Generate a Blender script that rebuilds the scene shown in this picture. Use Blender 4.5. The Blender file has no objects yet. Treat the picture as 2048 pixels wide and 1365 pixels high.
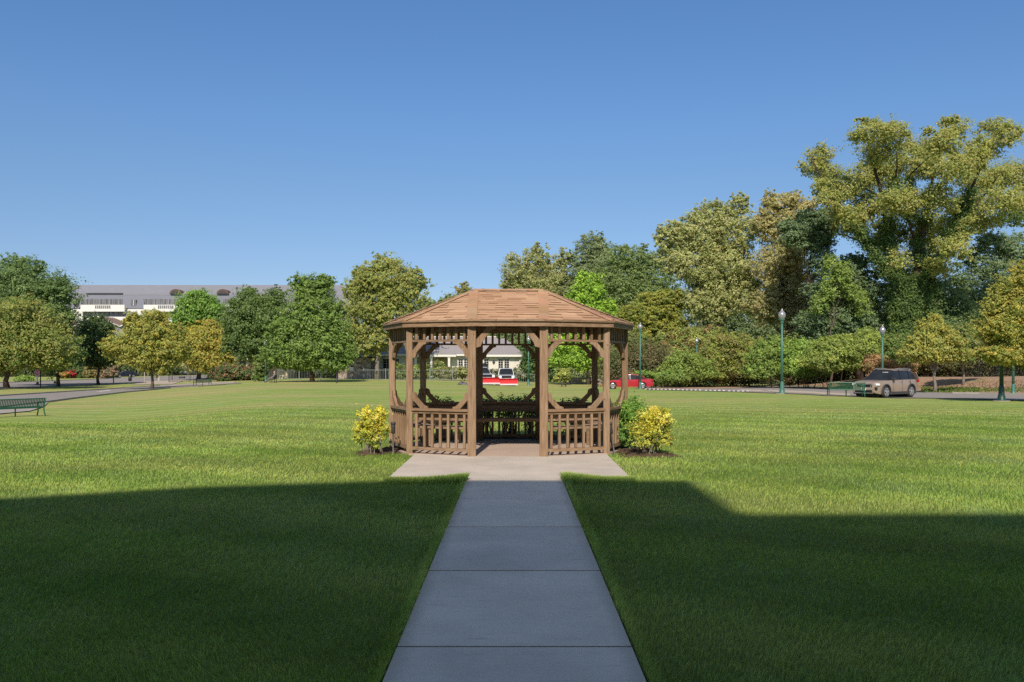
import bpy, math, random
import numpy as np
from mathutils import Vector, Matrix

random.seed(7)
RNG = np.random.default_rng(7)
SC = bpy.context.scene
COL = SC.collection
R = math.radians

# ------------------------------------------------------------------ camera model
H, F, VX, VY = 1.52, 1735.0, 1028.7, 730.0      # eye height, focal length in photo pixels, vanishing point
SUN_EL, SUN_AZ = R(42), R(5)                    # sun behind the viewer, shadows fall away and slightly to the right

def smooth(t):
    t = np.clip(t, 0.0, 1.0)
    return t * t * (3 - 2 * t)

BANK = None
def gz(x, y):
    """height of the terrain"""
    x = np.asarray(x, float); y = np.asarray(y, float)
    u = x / np.maximum(y, 8.0)
    z = -0.25 * smooth((y - 17) / 43) - 0.30 * smooth((y - 60) / 45)
    z = z - 0.75 * smooth((-u - 0.25) / 0.25) * smooth((y - 18) / 22)
    z = z - 0.45 * smooth((u + 0.1) / 0.15) * smooth((y - 60) / 24)
    z = z - 0.28 * smooth((u - 0.33) / 0.1) * smooth((y - 40) / 16)
    if BANK is not None:
        (ax, ay), (bx, by) = BANK
        L = math.hypot(bx - ax, by - ay); dx, dy = (bx - ax) / L, (by - ay) / L
        t = ((x - ax) * dx + (y - ay) * dy) / L
        s = (x - ax) * (-dy) + (y - ay) * dx
        z = z + 1.45 * smooth(s / 10.0) * smooth(t / 0.4) * (1 - smooth((s - 40) / 60))
    return z

def at(px, py):
    """photo pixel -> point on the terrain"""
    lo, hi = 2.0, 600.0
    s = (py - VY) / F; u = (px - VX) / F
    for _ in range(60):
        m = 0.5 * (lo + hi)
        if H - s * m > float(gz(u * m, m)): lo = m
        else: hi = m
    return Vector((u * lo, lo, float(gz(u * lo, lo))))

def pt(px, py, Y):
    return Vector(((px - VX) / F * Y, Y, H - (py - VY) / F * Y))

def foot(px, Y):
    x = (px - VX) / F * Y
    return Vector((x, Y, float(gz(x, Y))))

_a = at(1470, 771.5); _b = at(2060, 787)
BANK = ((_a.x, _a.y), (_b.x, _b.y))

# ------------------------------------------------------------------ materials
def new_mat(name):
    m = bpy.data.materials.new(name); m.use_nodes = True
    nt = m.node_tree
    return m, nt, nt.nodes['Principled BSDF']

def N(nt, t, **kw):
    n = nt.nodes.new(t)
    for k, v in kw.items(): setattr(n, k, v)
    return n

def noise(nt, vec, scale, detail=4, rough=0.55, stretch=None):
    if stretch is not None:
        mp = N(nt, 'ShaderNodeMapping'); mp.inputs['Scale'].default_value = stretch
        nt.links.new(vec, mp.inputs['Vector']); vec = mp.outputs['Vector']
    n = N(nt, 'ShaderNodeTexNoise'); n.inputs['Scale'].default_value = scale
    n.inputs['Detail'].default_value = detail; n.inputs['Roughness'].default_value = rough
    nt.links.new(vec, n.inputs['Vector'])
    return n.outputs['Fac']

def ramp(nt, fac, stops):
    r = N(nt, 'ShaderNodeValToRGB'); e = r.color_ramp.elements
    while len(e) < len(stops): e.new(0.5)
    for el, (p, c) in zip(e, stops):
        el.position = p; el.color = (*c, 1) if len(c) == 3 else c
    nt.links.new(fac, r.inputs['Fac'])
    return r.outputs['Color']

def mix(nt, fac, a, b, mode='MIX'):
    m = N(nt, 'ShaderNodeMix', data_type='RGBA', blend_type=mode)
    for sock, v in ((0, fac), (6, a), (7, b)):
        if hasattr(v, 'is_output'): nt.links.new(v, m.inputs[sock])
        elif isinstance(v, tuple): m.inputs[sock].default_value = (*v, 1)
        else: m.inputs[sock].default_value = v
    return m.outputs[2]

def math_(nt, op, a, b=None, clamp=False):
    m = N(nt, 'ShaderNodeMath', operation=op, use_clamp=clamp)
    for i, v in enumerate((a, b)):
        if v is None: continue
        if hasattr(v, 'is_output'): nt.links.new(v, m.inputs[i])
        else: m.inputs[i].default_value = v
    return m.outputs[0]

def bump(nt, bs, fac, strength, dist):
    b = N(nt, 'ShaderNodeBump'); b.inputs['Strength'].default_value = strength; b.inputs['Distance'].default_value = dist
    nt.links.new(fac, b.inputs['Height']); nt.links.new(b.outputs['Normal'], bs.inputs['Normal'])

def pos(nt): return N(nt, 'ShaderNodeNewGeometry').outputs['Position']
def objc(nt): return N(nt, 'ShaderNodeTexCoord').outputs['Object']

def simple(name, col, rough=0.6, var=0.15, scale=6.0, metal=0.0, spec=0.5, stretch=None, bmp=0.0, space=objc):
    m, nt, b = new_mat(name)
    v = space(nt)
    n = noise(nt, v, scale, 5, 0.6, stretch)
    lo = tuple(c * (1 - var) for c in col); hi = tuple(min(1, c * (1 + var)) for c in col)
    c = ramp(nt, n, [(0.3, lo), (0.7, hi)])
    nt.links.new(c, b.inputs['Base Color'])
    b.inputs['Roughness'].default_value = rough; b.inputs['Metallic'].default_value = metal
    b.inputs['Specular IOR Level'].default_value = spec
    if bmp: bump(nt, b, n, bmp, 0.02)
    return m

def wood(name, stretch, base, dark, light):
    m, nt, b = new_mat(name)
    v = objc(nt)
    g = noise(nt, v, 9.0, 8, 0.65, stretch)
    p = noise(nt, v, 1.6, 4, 0.6)
    c = ramp(nt, g, [(0.28, dark), (0.5, base), (0.75, light)])
    c2 = mix(nt, math_(nt, 'MULTIPLY', p, 0.55), c, tuple(x * 0.6 for x in base), 'MIX')
    kn = N(nt, 'ShaderNodeTexVoronoi'); kn.inputs['Scale'].default_value = 5.5; nt.links.new(v, kn.inputs['Vector'])
    kf = math_(nt, 'LESS_THAN', kn.outputs['Distance'], 0.085)
    c3 = mix(nt, math_(nt, 'MULTIPLY', kf, 0.7), c2, tuple(x * 0.35 for x in base))
    oi = N(nt, 'ShaderNodeObjectInfo')
    c3 = mix(nt, 1.0, c3, ramp(nt, oi.outputs['Random'], [(0.0, (.76, .72, .68)), (0.35, (1.0, .94, .88)), (0.7, (.92, .93, .94)), (1.0, (1.14, 1.12, 1.12))]), 'MULTIPLY')
    st = noise(nt, v, 2.2, 6, 0.7, stretch)
    c3 = mix(nt, ramp(nt, st, [(0.55, (0, 0, 0)), (0.72, (.6, .6, .6))]), c3, tuple(x * f for x, f in zip(base, (.62, .50, .45))))
    nt.links.new(c3, b.inputs['Base Color']); b.inputs['Roughness'].default_value = 0.75
    b.inputs['Specular IOR Level'].default_value = 0.25
    bump(nt, b, g, 0.35, 0.006)
    return m

M = {}
WB, WD, WL = (0.335, 0.232, 0.148), (0.17, 0.104, 0.062), (0.48, 0.37, 0.265)
M['wood_v'] = wood('weathered_cedar_upright', (4, 4, 0.35), WB, WD, WL)
M['wood_h'] = wood('weathered_cedar_rail', (0.7, 0.7, 4), WB, WD, WL)
M['wood_floor'] = wood('deck_boards', (0.5, 5, 5), (0.60, 0.50, 0.43), (0.45, 0.36, 0.30), (0.70, 0.61, 0.54))
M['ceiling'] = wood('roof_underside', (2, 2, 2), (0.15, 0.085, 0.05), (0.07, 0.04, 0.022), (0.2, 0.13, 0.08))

def leaf_mat(name, trans=0.46, rough=0.5, spec=0.35):
    m, nt, b = new_mat(name)
    a = N(nt, 'ShaderNodeAttribute', attribute_name='Col')
    nt.links.new(a.outputs['Color'], b.inputs['Base Color'])
    b.inputs['Roughness'].default_value = rough; b.inputs['Specular IOR Level'].default_value = spec
    t = N(nt, 'ShaderNodeBsdfTranslucent')
    tc = mix(nt, 1.0, a.outputs['Color'], (1.25, 1.2, 0.6), 'MULTIPLY')
    nt.links.new(tc, t.inputs['Color'])
    ms = N(nt, 'ShaderNodeMixShader'); ms.inputs['Fac'].default_value = trans
    nt.links.new(b.outputs[0], ms.inputs[1]); nt.links.new(t.outputs[0], ms.inputs[2])
    nt.links.new(ms.outputs[0], nt.nodes['Material Output'].inputs['Surface'])
    return m
M['leaf'] = leaf_mat('leaves')
M['bark'] = simple('bark', (0.13, 0.10, 0.08), 0.9, 0.45, 5, stretch=(3, 3, 0.5), bmp=0.6, spec=0.1)
M['bark_pale'] = simple('pale_bark', (0.22, 0.19, 0.16), 0.9, 0.4, 5, stretch=(3, 3, 0.6), bmp=0.5, spec=0.1)
M['bark_dark'] = simple('dark_bark', (0.075, 0.055, 0.042), 0.9, 0.4, 5, stretch=(3, 3, 0.5), bmp=0.6, spec=0.1)

def grass_color(nt):
    p = pos(nt)
    a = noise(nt, p, 0.30, 6, 0.68, (0.45, 1.0, 1))
    b_ = noise(nt, p, 1.6, 5, 0.65)
    c_ = noise(nt, p, 0.16, 6, 0.66, (0.35, 1.2, 1))
    c = ramp(nt, b_, [(0.3, (0.215, 0.38, 0.068)), (0.52, (0.305, 0.465, 0.098)), (0.75, (0.40, 0.525, 0.155))])
    c = mix(nt, ramp(nt, a, [(0.42, (0, 0, 0)), (0.72, (0.75, 0.75, 0.75))]), c, (0.47, 0.51, 0.17))
    sep = N(nt, 'ShaderNodeSeparateXYZ'); nt.links.new(p, sep.inputs[0])
    far = math_(nt, 'MULTIPLY', math_(nt, 'SUBTRACT', sep.outputs['Y'], 20.0), 0.022, True)
    dry = ramp(nt, c_, [(0.42, (0, 0, 0)), (0.64, (0.95, 0.95, 0.95))])
    dryf = mix(nt, 1.0, dry, mix(nt, far, (0.22, 0.22, 0.22), (1, 1, 1)), 'MULTIPLY')
    c = mix(nt, dryf, c, (0.60, 0.49, 0.25))
    gr = noise(nt, p, 0.75, 5, 0.7, (1.0, 0.5, 1))
    c = mix(nt, ramp(nt, gr, [(0.52, (0, 0, 0)), (0.72, (0.65, 0.65, 0.65))]), c, (0.33, 0.50, 0.20))  # greyish patches paint the sheen of reflecting blades into the grass colour
    # faint mower passes
    mp = N(nt, 'ShaderNodeMapping'); mp.inputs['Rotation'].default_value = (0, 0, R(-62))
    nt.links.new(p, mp.inputs['Vector'])
    w = N(nt, 'ShaderNodeTexWave'); w.inputs['Scale'].default_value = 0.16; w.inputs['Distortion'].default_value = 1.2
    w.inputs['Detail'].default_value = 2
    nt.links.new(mp.outputs['Vector'], w.inputs['Vector'])
    c = mix(nt, 1.0, c, ramp(nt, w.outputs['Fac'], [(0.2, (0.89, 0.91, 0.89)), (0.8, (1.09, 1.07, 1.03))]), 'MULTIPLY')
    return c

def grass_blade_mat():
    m, nt, b = new_mat('grass_blades')
    c = grass_color(nt)
    a = N(nt, 'ShaderNodeAttribute', attribute_name='Col')
    c = mix(nt, 1.0, c, a.outputs['Color'], 'MULTIPLY')
    nt.links.new(c, b.inputs['Base Color'])
    b.inputs['Roughness'].default_value = 0.5; b.inputs['Specular IOR Level'].default_value = 0.16
    t = N(nt, 'ShaderNodeBsdfTranslucent')
    nt.links.new(mix(nt, 1.0, c, (1.2, 1.2, 0.6), 'MULTIPLY'), t.inputs['Color'])
    ms = N(nt, 'ShaderNodeMixShader'); ms.inputs['Fac'].default_value = 0.3
    nt.links.new(b.outputs[0], ms.inputs[1]); nt.links.new(t.outputs[0], ms.inputs[2])
    nt.links.new(ms.outputs[0], nt.nodes['Material Output'].inputs['Surface'])
    return m
M['blade'] = grass_blade_mat()

def ground_mat():
    m, nt, b = new_mat('turf')
    c = grass_color(nt)
    p = pos(nt)
    n = noise(nt, p, 16, 6, 0.75, (0.6, 1, 1))
    n2 = noise(nt, p, 3.0, 5, 0.7)
    c = mix(nt, 1.0, c, ramp(nt, n, [(0.3, (0.62, 0.66, 0.6)), (0.7, (1.15, 1.12, 1.05))]), 'MULTIPLY')
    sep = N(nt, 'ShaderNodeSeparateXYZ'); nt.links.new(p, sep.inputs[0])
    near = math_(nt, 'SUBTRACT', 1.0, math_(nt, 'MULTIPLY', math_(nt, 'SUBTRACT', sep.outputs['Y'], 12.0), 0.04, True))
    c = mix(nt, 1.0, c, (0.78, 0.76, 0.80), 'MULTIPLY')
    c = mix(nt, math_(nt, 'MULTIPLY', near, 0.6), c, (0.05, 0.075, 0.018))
    nt.links.new(c, b.inputs['Base Color']); b.inputs['Roughness'].default_value = 0.9; b.inputs['Specular IOR Level'].default_value = 0.1
    bump(nt, b, n2, 0.5, 0.10)
    return m
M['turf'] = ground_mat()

def concrete(name, base, path=False):
    m, nt, b = new_mat(name)
    p = pos(nt)
    n1 = noise(nt, p, 1.3, 6, 0.65); n2 = noise(nt, p, 60, 4, 0.7); n3 = noise(nt, p, 9, 5, 0.7, (0.35, 3.0, 1))
    c = ramp(nt, n1, [(0.3, tuple(x * 0.84 for x in base)), (0.7, tuple(x * 1.08 for x in base))])
    c = mix(nt, 1.0, c, ramp(nt, n3, [(0.30, (0.74, 0.74, 0.75)), (0.39, (0.98, 0.98, 0.98)), (1.0, (1.02, 1.02, 1.02))]), 'MULTIPLY')
    c = mix(nt, 1.0, c, ramp(nt, n2, [(0.3, (0.93, 0.93, 0.93)), (0.7, (1.04, 1.04, 1.04))]), 'MULTIPLY')
    if path:
        sep = N(nt, 'ShaderNodeSeparateXYZ'); nt.links.new(p, sep.inputs[0])
        sl_ = N(nt, 'ShaderNodeTexWhiteNoise', noise_dimensions='1D'); nt.links.new(math_(nt, 'FLOOR', math_(nt, 'DIVIDE', math_(nt, 'SUBTRACT', sep.outputs['Y'], 4.594), 1.69)), sl_.inputs['W'])
        c = mix(nt, 1.0, c, ramp(nt, sl_.outputs['Value'], [(0, (.90, .90, .91)), (1, (1.04, 1.035, 1.02))]), 'MULTIPLY')
        ax = math_(nt, 'ABSOLUTE', sep.outputs['X'])
        wob = math_(nt, 'MULTIPLY', noise(nt, p, 3, 3, 0.6), 0.10)
        e = math_(nt, 'MULTIPLY', math_(nt, 'SUBTRACT', math_(nt, 'ADD', ax, wob), 0.575), 14.0, True)
        c = mix(nt, math_(nt, 'MULTIPLY', e, 0.62), c, tuple(x * 0.60 for x in base))
        sp = noise(nt, p, 26, 3, 0.6); c = mix(nt, ramp(nt, sp, [(0.70, (0, 0, 0)), (0.76, (.5, .5, .5))]), c, tuple(x * 0.5 for x in base))
    nt.links.new(c, b.inputs['Base Color']); b.inputs['Roughness'].default_value = 0.85; b.inputs['Specular IOR Level'].default_value = 0.25
    bump(nt, b, n2, 0.25, 0.004)
    return m
M['concrete'] = concrete('path_concrete', (0.81, 0.70, 0.575), True)  # same concrete as the pad, lightened in colour to lift its shade
M['pad'] = concrete('pad_concrete', (0.53, 0.475, 0.41))
M['kerb'] = concrete('kerb_concrete', (0.36, 0.33, 0.29))
M['asphalt'] = simple('old_asphalt', (0.26, 0.24, 0.222), 0.95, 0.16, 2.5, space=pos, spec=0.1)
M['drive'] = simple('pale_driveway', (0.42, 0.36, 0.29), 0.95, 0.14, 2.0, space=pos, spec=0.1)
M['joint'] = simple('joint_dirt', (0.05, 0.045, 0.04), 1, 0.3, 20)
M['soil'] = simple('mulch_soil', (0.10, 0.068, 0.048), 1, 0.5, 25, space=pos, bmp=1.0, spec=0.05)
def leaf_litter():
    m, nt, b = new_mat('leaf_litter')
    p = pos(nt)
    n1 = noise(nt, p, 0.5, 5, 0.7); n2 = noise(nt, p, 7, 6, 0.75)
    c = ramp(nt, n2, [(0.28, (0.16, 0.095, 0.06)), (0.5, (0.34, 0.22, 0.145)), (0.72, (0.50, 0.36, 0.25))])
    c = mix(nt, ramp(nt, n1, [(0.55, (0, 0, 0)), (0.7, (0.8, 0.8, 0.8))]), c, (0.2, 0.24, 0.06))
    nt.links.new(c, b.inputs['Base Color']); b.inputs['Roughness'].default_value = 1; bump(nt, b, n2, 0.8, 0.08)
    return m
M['litter'] = leaf_litter()
M['green_metal'] = simple('green_paint', (0.018, 0.115, 0.065), 0.4, 0.2, 4)
M['lamp_green'] = simple('lamp_green_paint', (0.055, 0.165, 0.125), 0.45, 0.15, 4)
M['lamp_dark'] = simple('dark_green_paint', (0.012, 0.05, 0.042), 0.45, 0.15, 4)
M['globe'] = simple('acorn_globe', (0.34, 0.34, 0.36), 0.22, 0.12, 3, spec=0.9, metal=0.35)
M['black'] = simple('black_paint', (0.012, 0.012, 0.013), 0.45, 0.2, 6)
M['dark_grey'] = simple('dark_grey_plastic', (0.05, 0.045, 0.045), 0.5, 0.25, 9)
M['grey_metal'] = simple('grey_metal', (0.34, 0.34, 0.35), 0.45, 0.15, 9, metal=0.5)
M['white'] = simple('white_paint', (0.72, 0.71, 0.67), 0.5, 0.05, 3)
M['dormer'] = simple('dormer_shingle', (0.125, 0.08, 0.062), 0.9, 0.15, 2)
M['worn_white'] = simple('worn_white_paint', (0.46, 0.45, 0.42), 0.8, 0.2, 6)
M['cream'] = simple('cream_siding', (0.65, 0.63, 0.55), 0.75, 0.06, 2)
M['tan'] = simple('tan_siding', (0.50, 0.44, 0.32), 0.75, 0.08, 2)
M['grey_roof'] = simple('grey_shingle', (0.27, 0.255, 0.26), 0.9, 0.14, 3, stretch=(1, 1, 6))
M['mansard'] = simple('blue_grey_mansard', (0.17, 0.18, 0.215), 0.85, 0.06, 0.6, stretch=(0.6, 1, 4))
M['roof_light'] = simple('pale_grey_roof', (0.235, 0.24, 0.27), 0.9, 0.06, 0.5)
M['brown_roof'] = simple('brown_shingle', (0.23, 0.15, 0.115), 0.9, 0.12, 2)
M['glass'] = simple('window_glass', (0.022, 0.026, 0.032), 0.04, 0.3, 2, spec=0.25)
M['glass_grey'] = simple('curtained_glass', (0.16, 0.16, 0.165), 0.25, 0.7, 1.1, spec=0.6, stretch=(3, 1, 0.2))
def stone_mat():
    m, nt, b = new_mat('field_stone')
    v = objc(nt)
    mp = N(nt, 'ShaderNodeMapping'); mp.inputs['Scale'].default_value = (1, 1, 1.6); nt.links.new(v, mp.inputs['Vector'])
    vo = N(nt, 'ShaderNodeTexVoronoi'); vo.inputs['Scale'].default_value = 3.2; nt.links.new(mp.outputs['Vector'], vo.inputs['Vector'])
    c = ramp(nt, math_(nt, 'MULTIPLY', vo.outputs['Color'], 1.0), [(0.1, (0.13, 0.10, 0.085)), (0.5, (0.30, 0.24, 0.20)), (0.9, (0.45, 0.39, 0.34))])
    nt.links.new(c, b.inputs['Base Color']); b.inputs['Roughness'].default_value = 0.9
    bump(nt, b, vo.outputs['Distance'], 0.6, 0.06)
    return m
M['stone'] = stone_mat()
def paint(name, col, rough=0.25):
    m, nt, b = new_mat(name)
    n = noise(nt, objc(nt), 2.5, 4, 0.6)
    c = ramp(nt, n, [(0.3, tuple(x * 0.9 for x in col)), (0.7, tuple(x * 1.06 for x in col))])
    nt.links.new(c, b.inputs['Base Color']); b.inputs['Roughness'].default_value = rough
    b.inputs['Coat Weight'].default_value = 0.6; b.inputs['Coat Roughness'].default_value = 0.06
    return m
M['suv_paint'] = paint('taupe_car_paint', (0.30, 0.232, 0.182), 0.28)
M['red_paint'] = paint('red_car_paint', (0.42, 0.02, 0.03))
M['white_car'] = paint('white_car_paint', (0.74, 0.75, 0.76))
M['navy_car'] = paint('dark_car_paint', (0.014, 0.017, 0.030))
M['silver_car'] = paint('grey_car_paint', (0.09, 0.10, 0.14))
M['plow'] = simple('plow_red', (0.62, 0.04, 0.045), 0.7, 0.12, 2, spec=0.15)
M['tyre'] = simple('tyre_rubber', (0.022, 0.021, 0.02), 0.85, 0.2, 10)
M['rim'] = simple('alloy_rim', (0.55, 0.55, 0.56), 0.3, 0.1, 6, metal=0.7)
M['lens'] = simple('headlight_lens', (0.75, 0.77, 0.80), 0.1, 0.1, 6, spec=0.9)
M['tail'] = simple('tail_lens', (0.45, 0.02, 0.02), 0.2, 0.1, 6)
M['plate'] = simple('plate_white', (0.65, 0.66, 0.68), 0.4, 0.05, 6)
M['chrome'] = simple('chrome', (0.7, 0.7, 0.72), 0.15, 0.05, 6, metal=0.9)
M['sign_red'] = simple('sign_red', (0.60, 0.03, 0.04), 0.4, 0.06, 5)
M['skin'] = simple('skin', (0.50, 0.27, 0.19), 0.6, 0.08, 20)
M['cloth_grey'] = simple('grey_clothes', (0.24, 0.215, 0.21), 0.9, 0.15, 20)
M['cloth_dark'] = simple('dark_trousers', (0.16, 0.145, 0.15), 0.9, 0.15, 20)
M['hair'] = simple('grey_hair', (0.40, 0.34, 0.29), 0.8, 0.2, 30)
M['teal'] = simple('pale_teal_canvas', (0.30, 0.46, 0.45), 0.8, 0.08, 5)
M['brown_brick'] = simple('brown_brick', (0.27, 0.17, 0.125), 0.9, 0.2, 5, stretch=(1, 1, 4))
M['rock'] = simple('dark_rock', (0.11, 0.105, 0.11), 0.8, 0.35, 3, bmp=0.5)
M['chain'] = simple('galvanised_wire', (0.22, 0.25, 0.24), 0.5, 0.1, 9)
def shingle_mat():
    m, nt, b = new_mat('tan_asphalt_shingle')
    a = N(nt, 'ShaderNodeAttribute', attribute_name='Col')
    n = noise(nt, objc(nt), 120, 3, 0.7); n1 = noise(nt, objc(nt), 2.0, 4, 0.6)
    c = mix(nt, 1.0, a.outputs['Color'], ramp(nt, n, [(0.3, (0.82, 0.82, 0.82)), (0.7, (1.12, 1.12, 1.12))]), 'MULTIPLY')
    c = mix(nt, 1.0, c, ramp(nt, n1, [(0.3, (0.90, 0.89, 0.88)), (0.7, (1.06, 1.06, 1.06))]), 'MULTIPLY')
    nt.links.new(c, b.inputs['Base Color']); b.inputs['Roughness'].default_value = 0.95; b.inputs['Specular IOR Level'].default_value = 0.15
    bump(nt, b, n, 0.3, 0.004)
    return m
M['shingle'] = shingle_mat()

# ------------------------------------------------------------------ mesh helpers
class MB:
    def __init__(self): self.v = []; self.f = []; self.c = []
    def add(self, vs, fs, col=None):
        o = len(self.v); self.v += [tuple(v) for v in vs]
        self.f += [tuple(i + o for i in f) for f in fs]
        if col is not None: self.c += [col] * len(vs)
        return self
    def box(self, c, s, rz=0.0, ch=0.0):
        cx, cy, cz = c; sx, sy, sz = (x / 2 for x in s); ca, sa = math.cos(rz), math.sin(rz)
        ch = min(ch, sx * .45, sy * .45, sz * .45)
        if ch <= 0:
            P = [(x, y, z) for z in (-sz, sz) for (x, y) in ((-sx, -sy), (sx, -sy), (sx, sy), (-sx, sy))]
            Fs = [(3, 2, 1, 0), (4, 5, 6, 7), (0, 1, 5, 4), (1, 2, 6, 5), (2, 3, 7, 6), (3, 0, 4, 7)]
        else:
            P, Fs = [], []
            def ring(z, d):
                o = len(P)
                for (x, y) in ((-sx + d, -sy), (sx - d, -sy), (sx, -sy + d), (sx, sy - d), (sx - d, sy), (-sx + d, sy), (-sx, sy - d), (-sx, -sy + d)):
                    P.append((x, y, z))
                return o
            rings = [ring(-sz, ch), ring(sz, ch)]
            # slightly inset caps give soft edges
            b0 = len(P)
            k = 1 - ch / max(sx, 1e-6); l = 1 - ch / max(sy, 1e-6)
            for z, base in ((-sz, 0), (sz, 8)):
                for i in range(8):
                    x, y, _ = P[base + i]; P.append((x * k, y * l, z))
            for i in range(8):
                x, y, z = P[i]; P[i] = (x, y, -sz + ch); x, y, z = P[8 + i]; P[8 + i] = (x, y, sz - ch)
            for i in range(8):
                j = (i + 1) % 8
                Fs += [(i, j, 8 + j, 8 + i), (b0 + i, b0 + j, j, i), (8 + i, 8 + j, b0 + 8 + j, b0 + 8 + i)]
            Fs += [tuple(b0 + i for i in range(7, -1, -1)), tuple(b0 + 8 + i for i in range(8))]
        return self.add([(cx + x * ca - y * sa, cy + x * sa + y * ca, cz + z) for x, y, z in P], Fs)
    def bar(self, p, q, w, h, up=(0, 0, 1)):
        p, q = Vector(p), Vector(q); d = (q - p).normalized(); up = Vector(up)
        s = d.cross(up)
        if s.length < 1e-4: s = d.cross(Vector((0, 1, 0)))
        s.normalize(); t = s.cross(d).normalized()
        vs = [a + s * x * w / 2 + t * y * h / 2 for a in (p, q) for x, y in ((-1, -1), (1, -1), (1, 1), (-1, 1))]
        return self.add(vs, [(3, 2, 1, 0), (4, 5, 6, 7), (0, 1, 5, 4), (1, 2, 6, 5), (2, 3, 7, 6), (3, 0, 4, 7)])
    def tube(self, pts, rad, n=7, cap=True):
        pts = [Vector(p) for p in pts]; o = len(self.v); k = len(pts)
        prev = None
        for i, p in enumerate(pts):
            d = (pts[min(i + 1, k - 1)] - pts[max(i - 1, 0)]).normalized()
            if prev is None:
                s = d.cross(Vector((0.31, 0.95, 0.05)))
                if s.length < 1e-3: s = d.cross(Vector((1, 0, 0)))
            else: s = prev - d * prev.dot(d)
            s.normalize(); prev = s; t = d.cross(s)
            r = rad[i] if hasattr(rad, '__len__') else rad
            for j in range(n):
                a = 2 * math.pi * j / n
                self.v.append(tuple(p + (s * math.cos(a) + t * math.sin(a)) * r))
        for i in range(k - 1):
            for j in range(n):
                a, b = o + i * n + j, o + i * n + (j + 1) % n
                self.f.append((a, b, b + n, a + n))
        if cap:
            self.f.append(tuple(o + j for j in range(n - 1, -1, -1))); self.f.append(tuple(o + (k - 1) * n + j for j in range(n)))
        return self
    def lathe(self, prof, c=(0, 0, 0), n=12, axis='z'):
        o = len(self.v); k = len(prof)
        for r, z in prof:
            for j in range(n):
                a = 2 * math.pi * j / n; x, y = r * math.cos(a), r * math.sin(a)
                if axis == 'z': P = (x, y, z)
                elif axis == 'y': P = (x, z, y)
                else: P = (z, x, y)
                self.v.append((c[0] + P[0], c[1] + P[1], c[2] + P[2]))
        for i in range(k - 1):
            for j in range(n):
                a, b = o + i * n + j, o + i * n + (j + 1) % n
                self.f.append((a, b, b + n, a + n))
        self.f.append(tuple(o + j for j in range(n - 1, -1, -1))); self.f.append(tuple(o + (k - 1) * n + j for j in range(n)))
        return self
    def prism(self, poly, fr, t):
        """poly in (a,b); fr(a,b,c) -> point; extruded over c in -t/2..t/2"""
        n = len(poly)
        vs = [fr(a, b, c) for c in (-t / 2, t / 2) for a, b in poly]
        fs = [tuple(range(n - 1, -1, -1)), tuple(range(n, 2 * n))] + [(i, (i + 1) % n, n + (i + 1) % n, n + i) for i in range(n)]
        return self.add(vs, fs)
    def sheet(self, A, B, k, off, zf=gz, zadd=None):
        """strip between two polylines draped on the terrain"""
        o = len(self.v); n = len(A)
        for i in range(n):
            for j in range(k + 1):
                f = j / k; x = A[i][0] * (1 - f) + B[i][0] * f; y = A[i][1] * (1 - f) + B[i][1] * f
                self.v.append((x, y, float(zf(x, y)) + off))
        for i in range(n - 1):
            for j in range(k):
                a = o + i * (k + 1) + j
                self.f.append((a, a + 1, a + k + 2, a + k + 1))
        return self
    def build(self, name, mat, parent=None, smooth_=False):
        me = bpy.data.meshes.new(name); me.from_pydata(self.v, [], self.f); me.update()
        if self.c:
            at_ = me.color_attributes.new('Col', 'FLOAT_COLOR', 'POINT')
            at_.data.foreach_set('color', np.array([(*c, 1) for c in self.c], 'f').ravel())
        if smooth_: me.polygons.foreach_set('use_smooth', [True] * len(me.polygons))
        me.materials.append(M[mat] if isinstance(mat, str) else mat)
        o = bpy.data.objects.new(name, me); COL.objects.link(o)
        if parent is not None: o.parent = parent
        fix_normals(me)
        return o

def fix_normals(me):
    import bmesh
    if len(me.polygons) > 20000: return
    bm = bmesh.new(); bm.from_mesh(me)
    bmesh.ops.recalc_face_normals(bm, faces=bm.faces); bm.to_mesh(me); bm.free()

def tag(o, label=None, cat=None, group=None, kind=None):
    if label: o['label'] = label
    if cat: o['category'] = cat
    if group: o['group'] = group
    if kind: o['kind'] = kind
    return o

def thing(name, label, cat, loc=(0, 0, 0), rz=0.0, group=None):
    o = bpy.data.objects.new(name, None); COL.objects.link(o)
    o.empty_display_size = 0.2
    o.location = loc; o.rotation_euler = (0, 0, rz)
    return tag(o, label, cat, group)

def copy_tree(o, parent=None):
    c = o.copy(); COL.objects.link(c); c.parent = parent
    for ch in list(o.children): copy_tree(ch, c)
    return c

def clip(poly, a, b, c):
    """keep a*x+b*y<=c of a convex polygon"""
    out = []
    for i in range(len(poly)):
        p, q = poly[i], poly[(i + 1) % len(poly)]
        dp, dq = a * p[0] + b * p[1] - c, a * q[0] + b * q[1] - c
        if dp <= 0: out.append(p)
        if dp * dq < 0:
            t = dp / (dp - dq); out.append((p[0] + (q[0] - p[0]) * t, p[1] + (q[1] - p[1]) * t))
    return out

def clip_to(poly, region):
    """region: convex, counter-clockwise"""
    for i in range(len(region)):
        p, q = region[i], region[(i + 1) % len(region)]
        nx, ny = q[1] - p[1], -(q[0] - p[0])
        poly = clip(poly, nx, ny, nx * p[0] + ny * p[1])
        if len(poly) < 3: return []
    return poly

# ------------------------------------------------------------------ foliage
def unit(a): return a / np.maximum(np.linalg.norm(a, axis=1, keepdims=True), 1e-9)

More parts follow.
